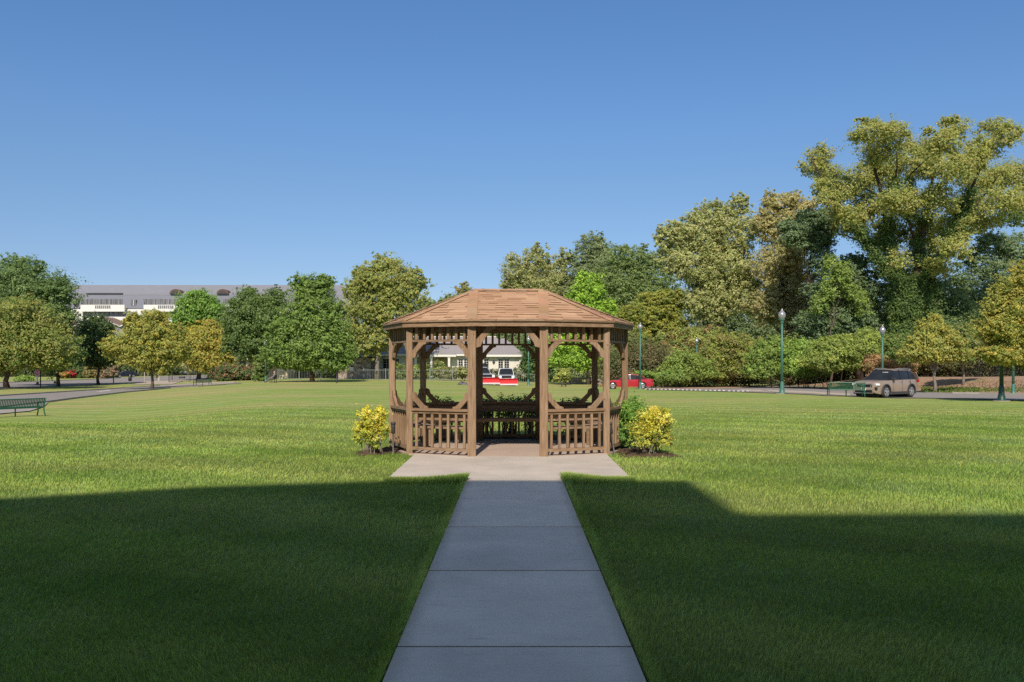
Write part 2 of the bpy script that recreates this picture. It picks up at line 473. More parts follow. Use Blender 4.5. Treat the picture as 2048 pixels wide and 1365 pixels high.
def leaf_cards(name, P, Nn, L, Wd, C, parent=None, mat='leaf'):
    n = len(P)
    t = unit(np.cross(Nn, RNG.normal(size=(n, 3)))); b = np.cross(Nn, t)
    L = L[:, None]; Wd = Wd[:, None]
    V = np.empty((n, 4, 3))
    V[:, 0] = P - t * L / 2; V[:, 1] = P + b * Wd / 2 + Nn * Wd * .18
    V[:, 2] = P + t * L / 2; V[:, 3] = P - b * Wd / 2 + Nn * Wd * .18
    me = bpy.data.meshes.new(name)
    me.vertices.add(n * 4); me.vertices.foreach_set('co', V.astype('f').ravel())
    me.loops.add(n * 4); me.loops.foreach_set('vertex_index', np.arange(n * 4, dtype='i'))
    me.polygons.add(n); me.polygons.foreach_set('loop_start', np.arange(0, n * 4, 4, dtype='i'))
    at_ = me.color_attributes.new('Col', 'FLOAT_COLOR', 'POINT')
    CC = np.ones((n, 4, 4), 'f'); CC[:, :, :3] = C[:, None, :]
    at_.data.foreach_set('color', CC.ravel())
    me.materials.append(M[mat]); me.update(calc_edges=True); me.validate()
    o = bpy.data.objects.new(name, me); COL.objects.link(o)
    if parent is not None: o.parent = parent
    return o

DENS, LSZ, LBR = 6.4, 0.80, 2.3
SUND = np.array([-math.sin(SUN_AZ) * math.cos(SUN_EL), -math.cos(SUN_AZ) * math.cos(SUN_EL), math.sin(SUN_EL)])
def foliage(blobs, nl, leaf, pal, clump=0.22, per=42, rng=None, flat=0.7, inner=0.35, droop=0.0, vivid=0.10, asp=0.62, topcol=None, dens=None, lsz=None):
    """blobs: (centre, radii, weight). returns leaf arrays and clump centres"""
    nl = nl * (dens or DENS); leaf = leaf * (lsz or LSZ)
    rng = rng or RNG
    w = np.array([b[2] * (b[1][0] * b[1][2] + b[1][0] * b[1][1] + b[1][1] * b[1][2]) for b in blobs]); w = w / w.sum()
    Ps, Ns, Cs, centres = [], [], [], []
    pal = np.array(pal, float) * LBR
    for (c, r, _), wi in zip(blobs, w):
        c = np.array(c, float); r = np.array(r, float); rm = r.mean()
        k = max(3, int(round(nl * wi / per)))
        d = unit(rng.normal(size=(int(k * 1.5) + 2, 3)))
        d = d[(d[:, 1] < .3) | (rng.uniform(size=len(d)) < .45)][:k]; k = len(d)    # twigs crowd the sunny side
        rad = inner + (1 - inner) * rng.uniform(0, 1, (k, 1)) ** 0.55
        rad = rad * (1 + 0.13 * np.sin(3.1 * d[:, :1] + 5 * d[:, 2:] + c[0]) + 0.17 * rng.normal(size=(k, 1)))
        cc = c + d * r * rad
        cr = clump * rm * rng.uniform(.4, 1.7, k)
        pi = rng.integers(0, len(pal), k); tint = 1 + vivid * rng.normal(size=k)
        g = rng.normal(size=(k, per, 3)); gl = np.linalg.norm(g, axis=2, keepdims=True); dd = g / np.maximum(gl, 1e-6)
        off = g * .52 * cr[:, None, None] * np.array([1, 1, flat])
        off[..., 2] -= droop * cr[:, None] * gl[..., 0] * .5
        p = cc[:, None, :] + off
        nn = 0.42 * dd + 0.40 * d[:, None, :] + np.array([0, 0, 0.25]) + 0.50 * SUND + 0.42 * rng.normal(size=(k, per, 3))
        pj = np.where(rng.uniform(size=(k, per)) < .3, rng.integers(0, len(pal), (k, per)), pi[:, None])
        col = pal[pj] * tint[:, None, None] * (1 + 0.10 * rng.normal(size=(k, per, 1)))
        Ps.append(p.reshape(-1, 3)); Ns.append(unit(nn.reshape(-1, 3))); Cs.append(np.clip(col.reshape(-1, 3), 0.004, 0.9)); centres.append(cc)
    P = np.concatenate(Ps); Nn = np.concatenate(Ns); C = np.concatenate(Cs)
    n = len(P); s = leaf * rng.uniform(.6, 1.35, n)
    return P, Nn, s, s * asp, C, np.concatenate(centres)

def limb(mb, p, q, r0, r1, rng, sag=0.0, n=6, seg=5, wob=.05):
    p, q = Vector(p), Vector(q); L = (q - p).length
    ctrl = p.lerp(q, 0.45) + Vector((rng.normal() * wob * L, rng.normal() * wob * L, abs(rng.normal()) * wob * L - sag * L))
    pts, rad = [], []
    for i in range(seg + 1):
        t = i / seg; pts.append(p.lerp(ctrl, t).lerp(ctrl.lerp(q, t), t)); rad.append(r0 + (r1 - r0) * t)
    mb.tube(pts, rad, n); return pts

# palettes (linear albedo)
DARK = [(.034, .062, .020), (.045, .078, .022), (.058, .090, .030)]
GREEN = [(.062, .108, .024), (.085, .135, .030), (.105, .155, .038), (.05, .09, .022)]
OAK = [(.085, .135, .032), (.115, .170, .040), (.065, .105, .026), (.135, .185, .05)]
LIME = [(.17, .26, .035), (.21, .30, .045), (.13, .21, .030)]
OLIVE = [(.125, .140, .050), (.155, .165, .060), (.10, .115, .040), (.175, .175, .075)]
POPLAR = [(.20, .225, .095), (.235, .255, .115), (.165, .185, .075), (.235, .225, .115)]
MAPLE = [(.205, .195, .042), (.235, .21, .045), (.165, .178, .042), (.14, .162, .038), (.25, .20, .05)]
MAPLEG = [(.135, .158, .042), (.16, .175, .044), (.108, .14, .036), (.18, .172, .048)]
YGREEN = [(.155, .185, .05), (.185, .205, .055), (.12, .152, .042), (.20, .19, .055)]
COTTON = [(.180, .198, .058), (.210, .215, .066), (.145, .172, .052), (.128, .155, .05), (.205, .188, .066)]
LOCUST = [(.075, .115, .05), (.092, .135, .058), (.058, .092, .042)]
BLUEGR = [(.10, .145, .082), (.122, .168, .092), (.08, .115, .066)]
BRUSH = [(.115, .165, .036), (.145, .19, .045), (.085, .13, .03), (.165, .20, .05)]
RUST = [(.155, .10, .045), (.15, .11, .045)]

def ragged(bl, rng):
    out = []
    for c, r, w in bl:
        c, r = np.array(c), np.array(r); out.append((c, r * .93, w))
        for k in range(4):
            d = rng.normal(size=3); d[1] *= .6; d /= np.linalg.norm(d); q = rng.uniform(.22, .46)
            out.append((c + d * r * rng.uniform(.72, 1.0), r * q * np.array([1, 1, rng.uniform(.8, 1.4)]), w * .8))
    return out

def px_blobs(spec, Y, base, depth=1.0):
    out = []
    for b in spec:
        px, py, rx, ry = b[:4]; w = b[4] if len(b) > 4 else 1.0; dy = b[5] if len(b) > 5 else 0.0
        Yb = Y + dy; c = pt(px, py, Yb) - base; s = Yb / F
        out.append(((c.x, c.y, c.z), (rx * s, depth * 0.5 * (rx + ry) * s, ry * s), w))
    return out

def tree(name, label, cat, base, spec, nl, pal, leafpx=5.0, trunk=0.25, bark='bark', group=None, seed=1, limbs=14, clump=.24, per=42,
         fork=None, flat=.7, inner=.35, droop=0.0, depth=1.0, lean=0.0, asp=.62, topcol=None, vivid=.10, limbr=1.0):
    rng = np.random.default_rng(seed)
    base = Vector(base); Y = base.y
    t = thing(name, label, cat, base, 0, group)
    bl = px_blobs(spec, Y, base, depth)
    P, Nn, L, W, C, cc = foliage(ragged(bl, rng), nl, leafpx * Y / F, pal, clump * .85, 18, rng, flat, inner, droop, vivid, asp, topcol)
    leaf_cards('crown', P, Nn, L, W, C, t)
    mb = MB()
    cen = np.array([b[0] for b in bl]); wts = np.array([b[1][0] * b[1][2] for b in bl])
    top = cen[np.argmax(cen[:, 2])]; ctr = (cen * wts[:, None]).sum(0) / wts.sum()
    zlow = min(b[0][2] - b[1][2] for b in bl)
    tip = Vector((ctr[0] * .8 + top[0] * .2, ctr[1], max(top[2], ctr[2])))
    pts = []; rad = []; K = 9
    for i in range(K + 1):
        f = i / K
        x = tip.x * f ** 1.6 + lean * math.sin(f * 3) * .4 + rng.normal() * .012 * tip.z * (f > .1)
        pts.append(Vector((x, tip.y * f ** 1.6, tip.z * f))); rad.append(trunk * (1 - .82 * f) * (1.45 - .45 * min(1, f * 9)))
    pts[0].z -= .12
    mb.tube(pts, rad, 9)
    sel = rng.permutation(len(cc))[:limbs]
    for i in sel:
        q = Vector(cc[i]); f = np.clip((q.z * .62 - 0.2 * abs(q.x - tip.x)) / tip.z, max(.22, zlow / tip.z * .7), .92)
        k = f * K; a = pts[int(k)].lerp(pts[min(int(k) + 1, K)], k - int(k))
        r0 = trunk * (1 - .82 * f) * .5 * limbr
        limb(mb, a, q, r0 * .62, r0 * .12, rng, -0.03)
    mb.build('trunk', bark, t, True)
    return t

# ------------------------------------------------------------------ terrain
def axis(lo, hi, step, far_lo, far_hi):
    a = list(np.arange(lo, hi + 1e-6, step))
    s = step; x = hi
    while x < far_hi: s *= 1.35; x += s; a.append(x)
    s = step; x = lo; pre = []
    while x > far_lo: s *= 1.35; x -= s; pre.append(x)
    return np.array(pre[::-1] + a)
gx = axis(-75, 75, 1.0, -1500, 1500); gy = axis(-12, 135, 1.0, -400, 2500)
XX, YY = np.meshgrid(gx, gy); ZZ = gz(XX, YY)
nx_, ny_ = len(gx), len(gy)
me = bpy.data.meshes.new('ground')
idx = np.arange(nx_ * ny_).reshape(ny_, nx_)
quads = np.stack([idx[:-1, :-1], idx[:-1, 1:], idx[1:, 1:], idx[1:, :-1]], -1).reshape(-1, 4)
me.vertices.add(nx_ * ny_); me.vertices.foreach_set('co', np.stack([XX, YY, ZZ], -1).astype('f').ravel())
me.loops.add(quads.size); me.loops.foreach_set('vertex_index', quads.astype('i').ravel())
me.polygons.add(len(quads)); me.polygons.foreach_set('loop_start', np.arange(0, quads.size, 4, dtype='i'))
me.polygons.foreach_set('use_smooth', [True] * len(quads))
me.materials.append(M['turf']); me.update(calc_edges=True); me.validate()
ground = bpy.data.objects.new('ground', me); COL.objects.link(ground); tag(ground, kind='structure')

# ------------------------------------------------------------------ path and pad
fh = H * F
JY = [fh / (y - VY) for y in (1304, 1149, 1060, 1003, 962.5)]
PL = JY[1] - JY[0]
PW = 0.622
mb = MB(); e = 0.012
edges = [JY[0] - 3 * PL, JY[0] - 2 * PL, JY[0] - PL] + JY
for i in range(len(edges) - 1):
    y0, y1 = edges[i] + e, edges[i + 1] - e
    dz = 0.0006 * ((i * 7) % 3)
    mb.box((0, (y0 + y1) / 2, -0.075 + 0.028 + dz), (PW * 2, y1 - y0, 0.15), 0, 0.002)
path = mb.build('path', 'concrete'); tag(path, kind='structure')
mb = MB(); mb.box((0, (edges[0] + edges[-1]) / 2, -0.0258), (PW * 2 - .01, edges[-1] - edges[0], 0.10))
tag(mb.build('path_joint_bed', 'joint'), kind='structure')
mb = MB()
for s in (-1, 1): mb.box((s * (PW + .012), (edges[0] + edges[-1]) / 2, 0.0), (.05, edges[-1] - edges[0], .012))
tag(mb.build('soil', 'joint'), kind='structure')
PX0, PX1, PY0, PY1 = -1.675, 1.55, JY[-1] + e, 15.0
mb = MB(); mb.box(((PX0 + PX1) / 2, (PY0 + PY1) / 2, -0.07 + 0.026), (PX1 - PX0, PY1 - PY0, 0.14), 0, 0.008)
tag(mb.build('pavement', 'pad'), kind='structure')

# ------------------------------------------------------------------ gazebo
GX, GY, GA, GR = -0.106, 15.70, 0.588, 1.514
gaz = thing('gazebo', 'open oblong wooden gazebo with tan shingled roof at the end of the path', 'gazebo', (GX, GY, 0))

def ovals(a, r):
    c = r * math.sqrt(.5)
    return [(-a, -r), (a, -r), (a + c, -c), (a + r, 0), (a + c, c), (a, r), (-a, r), (-a - c, c), (-a - r, 0), (-a - c, -c)]
V = ovals(GA, GR)
FL = 0.030                                            # deck level
# deck boards
region = ovals(GA, GR + 0.06)
mb = MB(); y = -GR - .1
while y < GR + .1:
    poly = clip_to([(-3, y + .006), (3, y + .006), (3, y + .134), (-3, y + .134)], region)
    if len(poly) >= 3: mb.prism(poly, lambda a, b, c: (a, b, c + FL - .018 + 0.002 * math.sin(y * 40)), 0.036)
    y += 0.14
mb.build('deck', 'wood_floor', gaz)
mb = MB()
for i in range(10):
    p, q = Vector((*region[i], 0)), Vector((*region[(i + 1) % 10], 0)); k = .965
    mb.bar(Vector((p.x * k, p.y * k, -.07)), Vector((q.x * k, q.y * k, -.07)), .03, .15)
mb.build('rim_joist', 'wood_h', gaz)
# posts
TOPZ = 2.13
for i, (x, y) in enumerate(V):
    s = .136 if i in (0, 1, 5, 6) else .108
    mb = MB(); rz = [0, 0, R(0), 0, 0, 0, 0, 0, 0, R(0)][i]
    mb.box((x, y, (TOPZ + .01 - 0.01) / 2 + .012), (s, s, TOPZ + .03), rz, .007)
    mb.build('post', 'wood_v', gaz)
def bay_frame(i):
    p, q = Vector((*V[i], 0)), Vector((*V[(i + 1) % 10], 0)); d = q - p; L = d.length; d.normalize()
    nrm = Vector((d.y, -d.x, 0))
    return p, q, d, nrm, L
for i in range(10):
    p, q, d, nrm, L = bay_frame(i)
    hp = .068 if i in (0, 5) else .06
    fr = lambda a, b, c: p + d * a + nrm * c + Vector((0, 0, b))
    def seg(mb, a0, a1, z, w, h, off=0.0):
        mb.bar(fr(a0, z, off), fr(a1, z, off), w, h); return mb
    # header beam
    seg(MB(), -.02 if i else hp, L + .02 if i else L - hp, TOPZ + .075, .075, .10).build('header_beam', 'wood_h', gaz)
    def brace(pts):
        for side in (0, 1):
            mb = MB(); poly = [((a if side == 0 else L - a), z) for a, z in pts]
            mb.prism(poly, fr, .045); mb.build('brace', 'wood_v', gaz)
    if i == 0:
        brace([(hp, 1.80), (hp, 1.93), (hp + .20, TOPZ + .024), (hp + .33, TOPZ + .024), (hp + .31, TOPZ - .02), (hp + .25, TOPZ - .03), (hp + .10, 1.89), (hp + .075, 1.82)])
        continue
    brace([(hp, 1.63), (hp, 1.75), (hp + .13, 1.902), (hp + .27, 1.902), (hp + .26, 1.87), (hp + .205, 1.855), (hp + .085, 1.735), (hp + .06, 1.65)])
    brace([(hp, 1.07), (hp, .95), (hp + .15, .792), (hp + .29, .792), (hp + .28, .825), (hp + .22, .84), (hp + .085, .97), (hp + .06, 1.05)])
    # frieze
    fz = seg(MB(), hp, L - hp, 1.92, .05, .034).build('frieze', 'wood_h', gaz)
    n = 7 if i % 5 else 8
    for k in range(n):
        a = hp + (L - 2 * hp) * (k + .5 + (0 if i % 5 else 0)) / n
        MB().box(tuple(fr(a, (1.938 + TOPZ + .02) / 2, 0)), (.042, .036, TOPZ + .02 - 1.938), math.atan2(d.y, d.x), .004).build('spindle', 'wood_v', fz)
    # railing
    mb = MB(); seg(mb, hp - .01, L - hp + .01, .770, .10, .040); seg(mb, hp, L - hp, .728, .045, .042)
    rl = mb.build('railing', 'wood_h', gaz)
    seg(MB(), hp, L - hp, .118, .05, .05).build('bottom_rail', 'wood_h', rl)
    for k in range(n):
        a = hp + (L - 2 * hp) * (k + .5) / n
        MB().box(tuple(fr(a, .426, .0)), (.042, .036, .560), math.atan2(d.y, d.x), .004).build('baluster', 'wood_v', rl)
    # bench seat boards, mitred on the bisectors
    mb = MB()
    for r0, r1, z, th in ((GR - .50, GR - .385, .465, .034), (GR - .375, GR - .26, .465, .034), (GR - .25, GR - .135, .465, .034)):
        A, B = ovals(GA, r0), ovals(GA, r1)
        poly = [A[i], A[(i + 1) % 10], B[(i + 1) % 10], B[i]]
        if i == 1: poly = [clip(poly, -1, 0, -GA - .12)][0]
        if i == 9: poly = [clip(poly, 1, 0, -GA - .12)][0]
        if len(poly) >= 3: mb.prism(poly, lambda a, b, c: (a, b, c + z), th)
    st = mb.build('seat', 'wood_h', gaz)
    mb = MB(); A = ovals(GA, GR - .475)
    a, b = Vector((*A[i], .435)), Vector((*A[(i + 1) % 10], .435))
    if i == 1: a = a.lerp(b, .2)
    if i == 9: b = b.lerp(a, .2)
    mb.bar(a, b, .03, .03)
    if i != 5: mb.bar(a.lerp(b, .5) + Vector((0, 0, -.03)), Vector((a.lerp(b, .5).x, a.lerp(b, .5).y, FL)), .07, .07)
    mb.build('seat_support', 'wood_h', st)
    mb = MB(); A = ovals(GA, GR - .075)
    a, b = Vector((*A[i], .655)), Vector((*A[(i + 1) % 10], .655))
    a2, b2 = a.lerp(b, .05), b.lerp(a, .05)
    mb.bar(a2, b2, .028, .12)
    mb.build('seat_back', 'wood_h', gaz)
# roof
RE, EZ, RZ, RA = 1.66, 2.245, 2.862, 0.625
E = ovals(GA, RE)
roof_mb = MB()
SH = [(.48, .305, .19), (.51, .33, .21), (.45, .28, .172), (.49, .315, .20), (.43, .27, .168), (.53, .35, .225)]
rr = random.Random(3)
def facet(poly3):
    """lay shingle courses on a planar facet; first edge is the eave"""
    p, q = Vector(poly3[0]), Vector(poly3[1]); u = (q - p).normalized()
    nrm = (q - p).cross(Vector(poly3[2]) - p).normalized()
    if nrm.z < 0: nrm = -nrm
    v = nrm.cross(u)
    reg = [((Vector(w) - p).dot(u), (Vector(w) - p).dot(v)) for w in poly3]
    vmax = max(b for a, b in reg); exp = .132; k = 0
    y = -0.0
    P3 = lambda a, b, c: p + u * a + v * b + nrm * c
    roof_mb.add([Vector(w) + nrm * .001 for w in poly3], [tuple(range(len(poly3)))], (.3, .2, .13))
    while y < vmax:
        lo = min(a for a, b in reg) - rr.uniform(0, .3); hi = max(a for a, b in reg)
        x = lo; raised = rr.random() < .5
        while x < hi:
            w = rr.uniform(.14, .34) if raised else rr.uniform(.16, .46)
            rect = clip_to([(x, y), (x + w, y), (x + w, min(y + exp, vmax)), (x, min(y + exp, vmax))], reg)
            if len(rect) >= 3:
                b0 = y; c0 = .015 if raised else .007
                col = rr.choice(SH); f = rr.uniform(.94, 1.04); col = tuple(c * f for c in col)
                n = len(rect)
                hgt = lambda b: .004 + (c0 - .002) * (1 - (b - b0) / exp)
                top = [P3(a, b, hgt(b)) for a, b in rect]; bot = [P3(a, b, 0.0015) for a, b in rect]
                roof_mb.add(top, [tuple(range(n))], col); roof_mb.add(top + bot, [(j, j + n, (j + 1) % n + n, (j + 1) % n) for j in range(n)], (.24, .14, .085) if raised else tuple(c * .8 for c in col))
            x += w; raised = not raised if rr.random() < .85 else raised
        y += exp; k += 1
RG = [(-RA, 0, RZ), (RA, 0, RZ)]
for i in range(10):
    p, q = (*E[i], EZ), (*E[(i + 1) % 10], EZ)
    if i == 0: facet([p, q, RG[1], RG[0]])
    elif i == 5: facet([p, q, RG[0], RG[1]])
    elif 1 <= i <= 4: facet([p, q, RG[1]])
    else: facet([p, q, RG[0]])
roof = roof_mb.build('roof', 'shingle', gaz)
def cap_run(a, b, half, d1, d2, name='hip_cap'):
    mb = MB(); a, b = Vector(a), Vector(b); L = (b - a).length; n = max(1, int(L / .14)); 
    for k in range(n):
        s0, s1 = a.lerp(b, k / n), a.lerp(b, (k + 1.12) / n if k < n - 1 else 1.0)
        col = tuple(c * rr.uniform(.80, .92) for c in rr.choice(SH[:4]))
        up0, up1 = Vector((0, 0, .034)), Vector((0, 0, .024))
        vs = [s0 + d1 * half + up0 * .8, s0 + up0, s0 + d2 * half + up0 * .8, s1 + d2 * half + up1 * .8, s1 + up1, s1 + d1 * half + up1 * .8]
        lo = [x - Vector((0, 0, .02)) for x in vs[:3]]
        mb.add(vs + lo, [(0, 1, 4, 5), (1, 2, 3, 4), (6, 7, 1, 0), (7, 8, 2, 1)], col)
    return mb.build(name, 'shingle', roof)
for i in range(10):
    e = Vector((*E[i], EZ)); top = Vector(RG[1] if 1 <= i <= 5 else RG[0])
    def side(j):
        o = Vector((*E[j % 10], EZ)); ax = (top - e).normalized(); d = (o - e); d = (d - ax * d.dot(ax)).normalized(); return d
    cap_run(e, top, .085, side(i - 1), side(i + 1))
cap_run(Vector(RG[0]) + Vector((0, 0, .004)), Vector(RG[1]) + Vector((0, 0, .004)), .10, Vector((0, -.93, -.36)), Vector((0, .93, -.36)), 'ridge_cap')
# underside, fascia
mb = MB(); E2 = ovals(GA, RE - .03)
for i in range(10):
    p, q = (*E2[i], EZ - .045), (*E2[(i + 1) % 10], EZ - .045)
    top = [(RA, 0, RZ - .06), (-RA, 0, RZ - .06)]
    if i == 0: mb.add([p, q, top[0], top[1]], [(0, 1, 2, 3)])
    elif i == 5: mb.add([p, q, top[1], top[0]], [(0, 1, 2, 3)])
    elif i < 5: mb.add([p, q, top[0]], [(0, 1, 2)])
    else: mb.add([p, q, top[1]], [(0, 1, 2)])
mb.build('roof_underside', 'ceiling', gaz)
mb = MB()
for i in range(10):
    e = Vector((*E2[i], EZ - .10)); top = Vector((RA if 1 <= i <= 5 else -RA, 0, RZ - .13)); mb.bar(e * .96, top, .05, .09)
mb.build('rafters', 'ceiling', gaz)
E3 = ovals(GA, RE - .012)
for i in range(10):
    p, q = Vector((*E3[i], 0)), Vector((*E3[(i + 1) % 10], 0)); d = (q - p).normalized()
    mb = MB()
    mb.bar(p - d * .012 + Vector((0, 0, EZ - .055)), q + d * .012 + Vector((0, 0, EZ - .055)), .026, .088)
    mb.build('fascia', 'wood_h', gaz)
E4 = ovals(GA, RE + .012)
for i in range(10):
    p, q = Vector((*E4[i], 0)), Vector((*E4[(i + 1) % 10], 0)); d = (q - p).normalized()
    MB().bar(p - d * .004 + Vector((0, 0, EZ - .006)), q + d * .004 + Vector((0, 0, EZ - .006)), .03, .03).build('drip_board', 'wood_h', gaz)

# ------------------------------------------------------------------ beds, shrubs and path lights by the gazebo
def bed(cx, cy, rx, ry):
    mb = MB(); n = 28; rng = np.random.default_rng(int(abs(cx) * 100)); ph = rng.uniform(0, 6, 3)
    vs = [(cx, cy, .045)]; 
    for ring, z in ((.55, .04), (1.0, .004)):
        for j in range(n):
            a = 2 * math.pi * j / n; k = ring * (1 + .08 * math.sin(3 * a + ph[0]) + .06 * math.sin(5 * a + ph[1]))
            vs.append((cx + rx * k * math.cos(a), cy + ry * k * math.sin(a), z + .012 * rng.normal() * (ring < 1)))
    fs = [(0, 1 + j, 1 + (j + 1) % n) for j in range(n)] + [(1 + j, 1 + n + j, 1 + n + (j + 1) % n, 1 + (j + 1) % n) for j in range(n)]
    mb.add(vs, fs); tag(mb.build('soil', 'soil', None, True), kind='structure')
BEDS = [(-2.42, 14.74, .28, .24), (2.27, 14.44, .52, .28), (1.95, 15.4, .45, .8), (-2.1, 15.5, .3, .7), (0, 17.72, 1.75, .42)]
for b in BEDS: bed(*b)
def shrub(name, label, base, blobs, nl, leaf, pal, stems, seed, clump=.28, per=26, inner=.2, bark='bark_pale', group=None, cat='shrub', vivid=.15, stem_r=.011):
    rng = np.random.default_rng(seed); t = thing(name, label, cat, base, 0, group)
    P, Nn, L, W, C, cc = foliage(blobs, nl, leaf, pal, clump, per, rng, .9, inner, 0, vivid, .55, None, 1.5, 1.0)
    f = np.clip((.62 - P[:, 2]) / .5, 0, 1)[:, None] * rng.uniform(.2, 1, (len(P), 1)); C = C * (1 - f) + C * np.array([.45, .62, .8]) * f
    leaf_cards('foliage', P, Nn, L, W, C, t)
    mb = MB()
    for i in rng.permutation(len(cc))[:stems]:
        q = Vector(cc[i]); o = Vector((rng.normal() * .09, rng.normal() * .09, -.03))
        pts = limb(mb, o, q, stem_r, stem_r * .35, rng, 0, 5, 6, .08)
    mb.build('stems', bark, t, True)
    return t
GOLD = [(.36, .31, .035), (.40, .335, .055), (.31, .29, .035), (.42, .36, .11), (.27, .275, .04), (.09, .13, .025)]
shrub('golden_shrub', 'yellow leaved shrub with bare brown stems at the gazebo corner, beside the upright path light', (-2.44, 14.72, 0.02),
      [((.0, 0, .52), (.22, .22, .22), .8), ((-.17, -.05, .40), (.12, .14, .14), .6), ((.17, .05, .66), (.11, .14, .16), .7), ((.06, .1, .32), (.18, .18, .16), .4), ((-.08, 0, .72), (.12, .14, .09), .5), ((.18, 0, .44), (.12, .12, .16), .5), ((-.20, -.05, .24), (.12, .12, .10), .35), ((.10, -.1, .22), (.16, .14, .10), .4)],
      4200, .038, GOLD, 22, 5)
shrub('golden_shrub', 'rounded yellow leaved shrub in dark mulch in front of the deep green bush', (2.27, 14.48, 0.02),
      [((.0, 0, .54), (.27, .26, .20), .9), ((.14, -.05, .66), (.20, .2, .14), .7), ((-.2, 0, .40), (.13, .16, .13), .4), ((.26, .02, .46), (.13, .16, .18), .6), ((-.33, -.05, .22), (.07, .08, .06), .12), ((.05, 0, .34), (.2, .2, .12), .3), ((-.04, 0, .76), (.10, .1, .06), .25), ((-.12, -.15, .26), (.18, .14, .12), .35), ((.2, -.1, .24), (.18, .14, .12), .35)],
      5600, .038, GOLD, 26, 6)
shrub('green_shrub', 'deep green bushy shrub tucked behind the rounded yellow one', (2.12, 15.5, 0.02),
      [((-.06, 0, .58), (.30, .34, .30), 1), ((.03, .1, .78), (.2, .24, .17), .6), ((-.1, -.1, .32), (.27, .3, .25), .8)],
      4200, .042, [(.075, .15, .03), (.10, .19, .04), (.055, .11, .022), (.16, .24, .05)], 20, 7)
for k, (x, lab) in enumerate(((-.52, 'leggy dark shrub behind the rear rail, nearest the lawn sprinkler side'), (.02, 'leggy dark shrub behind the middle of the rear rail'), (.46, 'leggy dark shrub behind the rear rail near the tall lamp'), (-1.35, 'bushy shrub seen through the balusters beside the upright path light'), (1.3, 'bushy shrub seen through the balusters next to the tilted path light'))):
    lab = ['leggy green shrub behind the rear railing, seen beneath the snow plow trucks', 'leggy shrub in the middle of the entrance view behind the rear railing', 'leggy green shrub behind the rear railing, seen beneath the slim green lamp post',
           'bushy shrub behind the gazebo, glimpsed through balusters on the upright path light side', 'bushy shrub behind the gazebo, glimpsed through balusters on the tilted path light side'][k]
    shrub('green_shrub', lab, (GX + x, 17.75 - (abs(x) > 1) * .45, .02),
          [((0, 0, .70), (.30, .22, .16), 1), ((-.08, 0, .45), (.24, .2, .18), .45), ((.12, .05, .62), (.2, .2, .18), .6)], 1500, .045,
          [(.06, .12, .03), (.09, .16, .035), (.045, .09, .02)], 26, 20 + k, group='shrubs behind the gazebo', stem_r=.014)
def path_light(label, base, tilt):
    t = thing('path_light', label, 'path light', base, 0, 'path lights beside the gazebo')
    t.rotation_euler = (0, tilt, 0)
    MB().lathe([(.012, -.05), (.013, 0), (.013, .34), (.018, .345), (.018, .36)], n=8).build('stake', 'grey_metal', t, True)
    MB().lathe([(.030, .355), (.034, .36), (.036, .50), (.034, .505)], n=12).build('lamp_shade', 'dark_grey', t, True)
    MB().lathe([(.030, .505), (.042, .508), (.045, .535), (.030, .55), (.004, .552)], n=12).build('cap', 'dark_grey', t, True)
path_light('upright dark path light on a grey stake beside the yellow shrub', (-2.06, 14.75, 0.0), 0.0)
path_light('tilted dark path light leaning by the gazebo corner post near the mulch', (1.70, 14.72, 0.0), R(-9))

